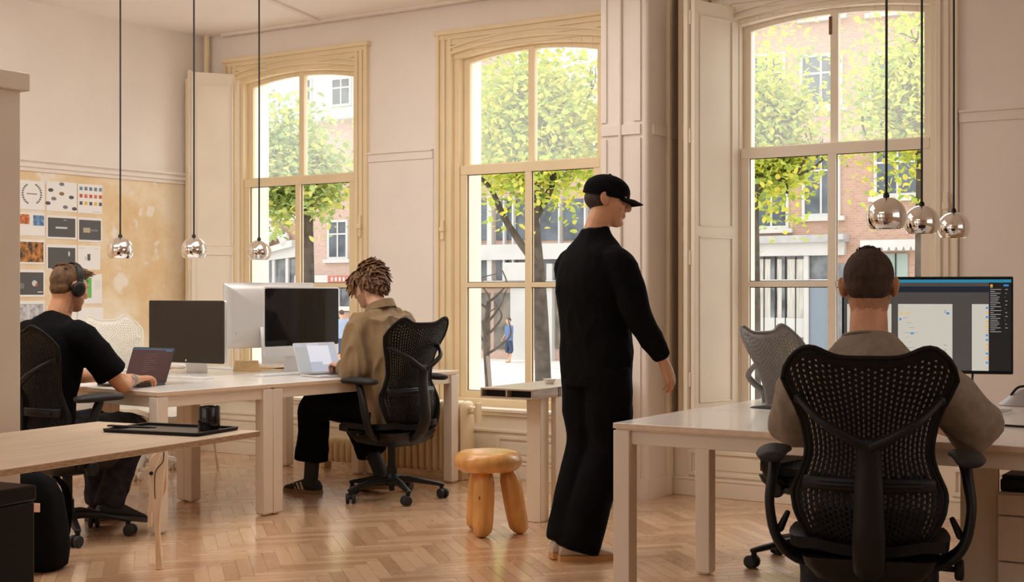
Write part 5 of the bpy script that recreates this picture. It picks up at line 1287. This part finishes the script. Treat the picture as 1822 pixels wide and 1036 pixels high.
# --- man in the black T-shirt with headphones
def man_headphones():
    hc = V((.02, .105, 1.305)); MH = Matrix.Translation(hc) @ Matrix.Rotation(R(-6), 4, 'Z') @ Matrix.Rotation(R(-14), 4, 'X')
    tor = [(V((0, -.05, .50)), .185, .14, 0), (V((0, -.06, .60)), .18, .13, 4), (V((0, -.045, .75)), .175, .13, -4), (V((0, -.01, .92)), .20, .135, -10), (V((0, .02, 1.04)), .215, .12, -14), (V((0, .04, 1.115)), .15, .09, -18), (V((0, .055, 1.155)), .075, .066, -20)]
    sp = dict(head=(hc, MH), neck=V((.005, .055, 1.165)), torso=tor, skin=SKIN, stubble=mat('stubble_skin', (.36, .17, .085), .7, var=.2, scale=120),
        arm={1: (V((.205, .03, 1.06)), V((.285, .22, .805)), V((.165, .44, .805))), -1: (V((-.205, .03, 1.06)), V((-.27, .23, .82)), V((-.07, .44, .81)))},
        hand={1: ((-.25, .95, .0), (.1, .1, -1), (22, 38, 25), 7, 30), -1: ((.35, .93, .0), (-.1, .1, -1), (22, 38, 25), 7, 30)},
        leg={1: (V((.10, .0, .54)), V((.15, .43, .53)), V((.13, .28, .13)), V((0, 1, 0))), -1: (V((-.10, .0, .54)), V((-.14, .44, .53)), V((-.15, .45, .10)), V((0, 1, 0)))})
    p, _ = seated('person in black T-shirt and headphones typing with a tattooed forearm on a dark laptop', (MAN1[0], MAN1[1], 0), R(0), sp)
    c = MB(); torso(c, [(V((0, -.055, .475)), .20, .155, 0), (V((0, -.062, .60)), .196, .15, 4), (V((0, -.048, .75)), .193, .15, -4), (V((0, -.012, .92)), .212, .15, -10), (V((0, .016, 1.04)), .215, .132, -14), (V((0, .036, 1.115)), .155, .10, -18), (V((0, .05, 1.152)), .085, .076, -20), (V((0, .055, 1.165)), .074, .068, -20)])
    for s in (1, -1):
        A = sp['arm'][s]; e = A[0].lerp(A[1], .82); c.tube([A[0] + V((-.06 * s, -.01, -.01)), A[0] + V((0, 0, -.01)), A[0].lerp(A[1], .5), e], [.080, .084, .086, .088], 18, capk=.15)
    remesh(c, 'tshirt', BLKCLOTH, p, .008, 6, wrinkle(.006, 8, 1., (1, 1, .7)))
    c = MB(); torso(c, [(V((0, -.06, .46)), .185, .15, 0), (V((0, -.06, .58)), .185, .145, 0)])
    for s in (1, -1):
        L = sp['leg'][s]; c.tube([L[0] + V((0, -.02, -.01)), L[0].lerp(L[1], .5), L[1], L[1].lerp(L[2], .45), L[2] + V((0, 0, .0))], [.105, .098, .084, .082, .078], 16, capk=.2)
    remesh(c, 'jeans', DENIM, p, .009, 5, wrinkle(.006, 9, 4.))
    SH = [BLACKM, mat('dark_sole', (.05, .045, .04), .6)]
    m = MB(); shoe(m, V((.13, .20, .075)), (.25, .9, -.18), .29, .052, (0, .18, 1)); m.build('shoe', SH, p, smooth=.9)
    m = MB(); shoe(m, V((-.15, .38, .002)), (-.1, 1, 0), .29, .052); m.build('shoe', SH, p, smooth=.9)
    HM = mat('short_brown_hair', (.125, .062, .026), .65, var=.35, scale=40, bump=.6, bscale=260, stretch=(1, 1, .25))
    hairshell(p, MH, [((0, -.020, .040), (.0785, .092, .088)), ((0, -.046, -.008), (.066, .054, .054)), ((0, .040, .088), (.058, .056, .038))], HM, .005, lambda q, n: .002 * noise.noise(q * 60), sm=9)
    m = MB(); rr = random.Random(4)
    for i in range(130):
        a = rr.uniform(-1, 1); b_ = rr.uniform(-.1, .075); base = V((a * .055, b_ + .01, .112 - .028 * a * a - 3.2 * max(0, b_ - .03) ** 2)); d = V((rr.uniform(-.4, .4) + a * .3, .75, .42)).normalized(); ln = rr.uniform(.02, .042)
        m.tube([base, base + d * ln * .5, base + d * ln + V((0, 0, -.006))], [.0048, .004, .001], 5, 0, MH, sub=2)
    m.build('fringe', HM, p, smooth=1.)
    # tattoos on the right forearm
    A = sp['arm'][1]; d = (A[2] - A[1]).normalized(); m = MB(); n_ = V((d.y, -d.x, 0)); u_ = V((0, 0, 1))
    for k, (f, a0, a1, w_) in enumerate(((.62, -1.4, 1.4, .012), (.70, -1.2, 1.2, .004), (.50, -.2, .5, .010), (.40, .2, .8, .006), (.56, -1.0, -.4, .008), (.77, -1.3, 1.3, .005), (.30, -.5, .1, .006))):
        r_ = .0435 - .0145 * max(0, (f - .35) / .65) + .0007; c_ = A[1].lerp(A[2], f); row = []
        for i in range(9):
            a = a0 + (a1 - a0) * i / 8; q = n_ * math.cos(a) * r_ + u_ * math.sin(a) * r_; row.append((c_ + q - d * w_, c_ + q + d * w_))
        for (q0, q1), (q2, q3) in zip(row, row[1:]): m.quad(q0, q1, q3, q2)
    tag(m.build('tattoo', mat('tattoo_ink', (.22, .19, .17), .6), p), 'grey-green tattooed bands')
    # headphones
    h = thing('headphones', 'black over-ear headphones worn over short brown hair', 'headphones', tuple(Matrix.Translation(V((*MAN1, 0))) @ hc))
    Q = Matrix.Translation(-hc) @ MH
    m = MB(); pts = [(.094 * math.cos(a), .004 - .004 * math.sin(a), .03 + .108 * math.sin(a)) for a in [math.pi * i / 16 for i in range(17)]]
    m.tube(pts, (.018, .0065), 12, 0, Q, sub=1, hint=(0, 1, 0)); hb = m.build('headband', BLACKP, h)
    for s in (-1, 1):
        m = MB(); rot = Matrix.Rotation(R(90), 4, 'Y')
        T = Q @ Matrix.Translation((s * .088, .004, -.004)) @ Matrix.Rotation(R(s * 90), 4, 'Y')
        m.rings([[(r_ * 1.16 * math.cos(a), r_ * math.sin(a), z) for a in [2 * math.pi * k / 28 for k in range(28)]] for z, r_ in ((-.012, .026), (-.010, .036), (.0, .038), (.012, .037), (.02, .032), (.024, .02), (.0245, .005))], 0, T)
        m.build('ear_cup', BLACKP, h, smooth=1.)
        m = MB(); m.tube([(s * .092, .004, .055), (s * .101, .004, .03), (s * .102, .004, .0)], (.014, .005), 10, 0, Q, hint=(0, 1, 0)); m.build('yoke', BLACKP, hb)
man_headphones()

# --- man in the tan shirt
def man_tan():
    hc = V((.0, .195, 1.315)); MH = Matrix.Translation(hc) @ Matrix.Rotation(R(2), 4, 'Z') @ Matrix.Rotation(R(-24), 4, 'X')
    sp = dict(head=(hc, MH), neck=V((0, .10, 1.175)), skin=SKIN2, jaw=.96, stubble=mat('brown_stubble_skin', (.40, .215, .125), .7, var=.22, scale=120),
        torso=[(V((0, -.03, .50)), .18, .14, 0), (V((0, -.04, .62)), .175, .13, 0), (V((0, -.02, .78)), .175, .13, -8), (V((0, .03, .94)), .19, .13, -16), (V((0, .07, 1.06)), .20, .115, -22), (V((0, .095, 1.13)), .14, .085, -26), (V((0, .105, 1.165)), .07, .062, -28)],
        arm={1: (V((.20, .08, 1.06)), V((.25, .24, .80)), V((.07, .44, .80))), -1: (V((-.20, .08, 1.06)), V((-.265, .06, .80)), V((-.125, .285, .812)))},
        hand={1: ((-.1, .98, .06), (0, .1, -1), (30, 40, 25), 6, 30), -1: ((.25, .95, .12), (0, .25, -1), (40, 48, 30), 6, 30)},
        leg={1: (V((.10, .03, .54)), V((.13, .44, .52)), V((.12, .20, .13)), V((.1, 1, 0))), -1: (V((-.10, .03, .55)), V((-.16, .50, .56)), V((-.17, .53, .10)), V((-.1, 1, 0)))})
    p, _ = seated('person with wavy brown hair in a tan shirt typing at a silver laptop', (CH2[0] - .025, CH2[1] + .02, 0), R(86), sp)
    c = MB()
    torso(c, [(V((0, -.045, .47)), .20, .13, 4), (V((0, -.035, .54)), .215, .140, 4), (V((0, -.025, .64)), .215, .145, 0), (V((0, -.01, .80)), .215, .150, -8), (V((0, .022, .95)), .220, .148, -16), (V((0, .055, 1.06)), .212, .13, -22), (V((0, .085, 1.13)), .145, .098, -26), (V((0, .10, 1.168)), .076, .07, -28)])
    for s in (1, -1):
        A = sp['arm'][s]; c.tube([A[0] + V((-.06 * s, -.01, 0)), A[0], A[0].lerp(A[1], .5) + V((.012 * s, -.01, -.01)), A[1] + V((.0, -.01, -.012)), A[1].lerp(A[2], .5) + V((0, 0, -.008)), A[2] + (A[1] - A[2]).normalized() * .01], [.08, .085, .084, .080, .064, .042], 20, capk=.3)
    remesh(c, 'shirt', TAN, p, .0075, 4, wrinkle(.024, 8.5, 3.3, (1.3, 1.3, .30)))
    m = MB()                                     # collar: stand and turned-down leaf
    rs = []
    for i in range(25):
        a = R(-200 + 220 * i / 24); a = math.pi * (-1.18 + 1.36 * i / 24)
        cx, cy = .083 * math.cos(a), .079 * math.sin(a); k = 1.30; cz = -.42 * cy
        o = V((0, .092, 1.172))
        rs.append([o + V((cx, cy, cz + .000)), o + V((cx * .95, cy * .95, cz + .038)), o + V((cx * 1.05, cy * 1.05, cz + .042)), o + V((cx * 1.30, cy * 1.34, cz - .006)), o + V((cx * 1.26, cy * 1.30, cz - .010)), o + V((cx * 1.06, cy * 1.06, cz + .030))])
    m.rings(rs); m.build('collar', TAN, p, smooth=.7)
    for s in (1, -1):
        A = sp['arm'][s]; d = (A[2] - A[1]).normalized(); m = MB(); m.tube([A[2] - d * .035, A[2] + d * .012], [.043, .041], 18, sub=1); m.build('cuff', TAN, p)
    c = MB(); torso(c, [(V((0, -.03, .46)), .18, .15, 0), (V((0, -.03, .58)), .18, .14, 0)])
    L = sp['leg'][-1]; c.tube([L[0] + V((0, -.02, 0)), L[0].lerp(L[1], .5) + V((0, 0, .01)), L[1] + V((0, .005, .0)), L[1].lerp(L[2], .35), V((-.17, .53, .215))], [.112, .106, .094, .098, .108], 18, capk=.12)
    L = sp['leg'][1]; c.tube([L[0] + V((0, -.02, 0)), L[0].lerp(L[1], .5), L[1], L[1].lerp(L[2], .5), V((.12, .27, .25))], [.112, .106, .094, .096, .1], 18, capk=.12)
    remesh(c, 'trousers', BLKCLOTH, p, .009, 4, wrinkle(.006, 8, 6.))
    for s in (1, -1):
        L = sp['leg'][s]; m = MB(); k = L[1].lerp(L[2], .62) if s < 0 else L[1].lerp(L[2], .72); m.tube([k, L[2] + V((0, 0, .0)), L[2] + V((0, .02, -.05))], [.047, .046, .045], 16); m.build('sock', mat('dark_sock', (.03, .03, .034), .9), p)
    SH = [mat('dark_suede', (.022, .019, .017), .75), mat('tan_gum_sole', (.22, .135, .07), .6)]; STR = mat('pale_stripe', (.62, .52, .40), .6)
    for s, heel, fw, up in ((-1, V((-.17, .455, .0)), V((-.05, 1, 0)), (0, 0, 1)), (1, V((.12, .125, .03)), V((.12, 1, -.10)), (0, .10, 1))):
        m = MB(); M = shoe(m, heel, fw, .29, .052, up); so = m.build('shoe', SH, p, smooth=.9)
        m = MB()
        for k in range(3):
            for sd in (1, -1):
                y = .095 + .030 * k; q = [(.0475, y, .028), (.0475, y + .013, .028), (.0455, y + .036, .074 - .007 * k), (.0455, y + .022, .077 - .007 * k)]
                m.add([(sd * u_, v_, w_) for u_, v_, w_ in q] + [(sd * (u_ - .012), v_, w_) for u_, v_, w_ in q], [(0, 1, 2, 3), (4, 5, 6, 7), (0, 1, 5, 4), (2, 3, 7, 6), (1, 2, 6, 5), (0, 3, 7, 4)], 0, M)
        m.build('stripe', STR, so, smooth=0)
        m = MB()
        for k in range(4): m.tube([(-.018, .13 + .022 * k, .073 - .005 * k), (0, .132 + .022 * k, .080 - .006 * k), (.018, .13 + .022 * k, .073 - .005 * k)], .0028, 6, 0, M, sub=2)
        m.build('laces', BLACKM, so)
    HM = mat('wavy_brown_hair', (.145, .066, .023), .5, var=.5, scale=25, bump=.5, bscale=220)
    hairshell(p, MH, [((0, -.016, .046), (.086, .102, .092)), ((0, -.062, -.015), (.076, .058, .075))], HM, .006, lambda q, n: .006 * noise.noise(q * 30) + .004 * noise.noise(q * 70))
    m = MB(); rr = random.Random(12)
    for i in range(560):
        a = rr.uniform(-math.pi, math.pi); th = rr.uniform(.02, 1.0) ** .75
        # strands start near the crown and fall outwards in waves, flipping up a little at the nape
        el_ = R(90 - 122 * th); dirx = V((math.sin(a) * math.cos(el_), math.cos(a) * math.cos(el_), math.sin(el_)))
        if dirx.y > .5 and dirx.z < .42: continue
        if abs(dirx.x) > .72 and dirx.y > -.10 and dirx.z < .0: continue
        if dirx.z < -.25 and dirx.y > -.25: continue
        base = V((0, -.018, .040)) + V((dirx.x * .089, dirx.y * .106, dirx.z * .096))
        fl = V((dirx.x * .5, dirx.y * .4 + (.5 if dirx.y > .25 else -.5), -.85 if dirx.z < .7 else -.1)); fl = (fl - dirx * fl.dot(dirx)).normalized(); ln = rr.uniform(.07, .12); sd = dirx.cross(fl) * rr.choice((-1, 1)) * rr.uniform(.06, .34)
        flip = .45 if (dirx.z < .1 and dirx.y < .2) else .12
        q1 = base + (fl + sd) * ln * .33 + dirx * .006; q2 = base + (fl - sd * .7) * ln * .68 + dirx * .007; q3 = base + (fl + sd * .5) * ln * .95 + dirx * (.003 + flip * .016); q4 = q3 + (dirx * flip * .6 + fl * .5 - sd * .6) * ln * .18
        m.tube([base - dirx * .004, q1, q2, q3, q4], [(.004, .008), (.0045, .011), (.0045, .0105), (.003, .007), (.0007, .0012)], 8, 0, MH, sub=3, hint=dirx)
    m.build('curls', HM, p, smooth=1.2)
man_tan()

# --- man in the grey T-shirt, seen from behind
def man_grey():
    hc = V((.0, .072, 1.297)); MH = Matrix.Translation(hc) @ Matrix.Rotation(R(-2), 4, 'Z') @ Matrix.Rotation(R(-10), 4, 'X') @ Matrix.Scale(1.07, 4)
    sp = dict(head=(hc, MH), neck=V((0, .035, 1.165)), skin=SKIN, nk=1.0, fade=mat('nape_fade', (.42, .205, .11), .7, var=.18, scale=150),
        torso=[(V((0, -.04, .50)), .185, .14, 0), (V((0, -.05, .62)), .18, .13, 0), (V((0, -.04, .78)), .175, .13, -4), (V((0, -.01, .94)), .20, .135, -8), (V((0, .01, 1.0)), .20, .12, -12), (V((0, .02, 1.07)), .14, .09, -14), (V((0, .03, 1.14)), .072, .064, -16)],
        arm={1: (V((.195, .02, 1.0)), V((.375, .19, .805)), V((.22, .46, .80))), -1: (V((-.195, .02, 1.0)), V((-.255, .22, .80)), V((-.12, .47, .80)))},
        hand={1: ((-.3, .95, .0), (0, .1, -1), (20, 30, 20), 6, 28), -1: ((.3, .95, .0), (0, .1, -1), (20, 30, 20), 6, 28)},
        leg={1: (V((.10, .0, .54)), V((.16, .45, .53)), V((.16, .42, .10)), V((0, 1, 0))), -1: (V((-.10, .0, .54)), V((-.16, .45, .53)), V((-.16, .40, .10)), V((0, 1, 0)))})
    p, _ = seated('person with cropped hair in an oversized grey T-shirt, seen from behind at the big monitor', (CH3[0] - .055 * math.sin(A3), CH3[1] + .055 * math.cos(A3), 0), A3, sp)
    c = MB(); torso(c, [(V((0, -.02, .475)), .205, .14, 0), (V((0, -.025, .62)), .203, .138, 0), (V((0, -.02, .78)), .205, .142, -4), (V((0, -.004, .94)), .215, .146, -8), (V((0, .004, 1.02)), .208, .135, -12), (V((0, .016, 1.075)), .150, .105, -14), (V((0, .024, 1.118)), .096, .084, -16), (V((0, .027, 1.135)), .084, .074, -16)])
    for s in (1, -1):
        A = sp['arm'][s]; e = A[0].lerp(A[1], .93); c.tube([A[0] + V((-.06 * s, -.01, 0)), A[0], A[0].lerp(A[1], .5) + V((.01 * s, 0, -.01)), e + V((0, 0, -.012))], [.078, .085, .095, .100], 20, capk=.15)
    remesh(c, 'tshirt', GREYT, p, .008, 5, wrinkle(.010, 7.5, 8., (1, 1, .55)))
    m = MB(); m.tube([V((.083 * math.cos(a), .027 + .073 * math.sin(a), 1.133 - .28 * .073 * math.sin(a))) for a in [2 * math.pi * i / 24 for i in range(24)]], (.006, .009), 10, sub=1, closed=True); m.build('neck_rib', GREYT, p)
    c = MB(); torso(c, [(V((0, -.04, .46)), .19, .15, 0), (V((0, -.04, .58)), .19, .145, 0)])
    for s in (1, -1):
        L = sp['leg'][s]; c.tube([L[0] + V((0, -.02, -.01)), L[0].lerp(L[1], .5), L[1], L[1].lerp(L[2], .5), L[2] + V((0, 0, .0))], [.11, .104, .09, .09, .086], 16)
    remesh(c, 'trousers', DENIM, p, .009, 5, wrinkle(.006, 9, 4.))
    for s in (1, -1):
        m = MB(); shoe(m, sp['leg'][s][2] + V((0, -.07, -.098)), (.1 * s, 1, 0), .29, .052); m.build('shoe', [BLACKM, MATS['dark_sole']], p, smooth=.9)
    HM = mat('cropped_hair', (.050, .026, .013), .75, var=.35, scale=60, bump=.8, bscale=340, stretch=(1, 1, .3))
    hairshell(p, MH, [((0, -.018, .042), (.0795, .098, .087)), ((0, -.044, -.002), (.0695, .060, .050))], HM, .005, lambda q, n: .0022 * noise.noise(q * 90), sm=6)
    m = MB(); rr = random.Random(5)
    for i in range(200):
        a = rr.uniform(-math.pi, math.pi); el_ = R(rr.uniform(62, 90)); d = V((math.sin(a) * math.cos(el_), math.cos(a) * math.cos(el_), math.sin(el_))); base = V((0, -.018, .042)) + V((d.x * .078, d.y * .097, d.z * .087)); ln = rr.uniform(.005, .010); e = (d + V((rr.uniform(-.5, .5), rr.uniform(-.2, .6), .1))).normalized()
        m.tube([base, base + e * ln * .6, base + e * ln], [.003, .0025, .0006], 5, 0, MH, sub=1)
    m.build('hair_tufts', HM, p, smooth=1.)
man_grey()

# ---------------------------------------------------------------- passers-by in the street
def passer(label, px, py_feet, hgt_px, top_c, leg_c, face=0., seed=1):
    Z = 2.43 * 2400 / (py_feet - 518.5); x, y = c2w((px - 911) / 2400 * Z, Z); H = hgt_px / 2400 * Z; k = H / 1.75
    p = thing('person', label, 'person', (x, y, ZG), face); p.scale = (k, k, k)
    b = MB(); MH = Matrix.Translation(V((0, .03, 1.62))); head_shapes(b, MH); b.tube([V((0, 0, 1.40)), V((0, .01, 1.56))], [.06, .055], 12, sub=1)
    torso(b, [(V((0, 0, .9)), .15, .1, 0), (V((0, 0, 1.1)), .14, .1, 0), (V((0, 0, 1.35)), .17, .1, 0), (V((0, 0, 1.45)), .08, .07, 0)])
    for s in (1, -1):
        b.tube([V((.19 * s, 0, 1.40)), V((.24 * s, .02, 1.14)), V((.20 * s, .16, .95))], [.048, .04, .03], 10); b.tube([V((.09 * s, 0, .92)), V((.10 * s, .04 * s, .5)), V((.10 * s, -.06 * s, .08))], [.08, .055, .04], 10); b.tube([V((.10 * s, -.08 * s, .04)), V((.11 * s, .13 - .06 * s, .035))], [.04, .035], 10, sub=1)
        hand_shapes(b, V((.20 * s, .17, .94)), (0, .6, -.8), (-s, 0, 0), s)
    remesh(b, 'body', SKIN2, p, .012, 2)
    c = MB(); torso(c, [(V((0, 0, .86)), .19, .13, 0), (V((0, 0, 1.1)), .175, .13, 0), (V((0, 0, 1.34)), .20, .125, 0), (V((0, 0, 1.46)), .09, .08, 0)])
    for s in (1, -1): c.tube([V((.15 * s, 0, 1.40)), V((.2 * s, 0, 1.38)), V((.24 * s, .02, 1.15))], [.07, .075, .07], 10)
    remesh(c, 'shirt', top_c, p, .014, 3)
    c = MB(); torso(c, [(V((0, 0, .8)), .17, .12, 0), (V((0, 0, .97)), .165, .12, 0)])
    for s in (1, -1): c.tube([V((.09 * s, 0, .86)), V((.10 * s, .04 * s, .5)), V((.10 * s, 0, .42))], [.1, .085, .08], 10)
    remesh(c, 'trousers', leg_c, p, .014, 3)
    hairshell(p, MH, [((0, -.02, .045), (.08, .095, .088))], mat('street_hair', (.10, .05, .03), .7), .012)
BLUE = mat('blue_cloth', (.14, .22, .42), .8); NAVY = mat('navy_cloth', (.05, .07, .13), .8)
passer('person in a blue shirt and shorts standing on the street behind the middle window', 906, 646, 80, BLUE, NAVY, R(150))
passer('smaller person in dark clothes beside the blue-shirted one on the street', 922, 640, 68, NAVY, NAVY, R(-60))
passer('person in pale blue seen between the silver-chinned computer and the man in tan', 608, 652, 100, mat('pale_blue_cloth', (.35, .42, .55), .8), NAVY, R(60))
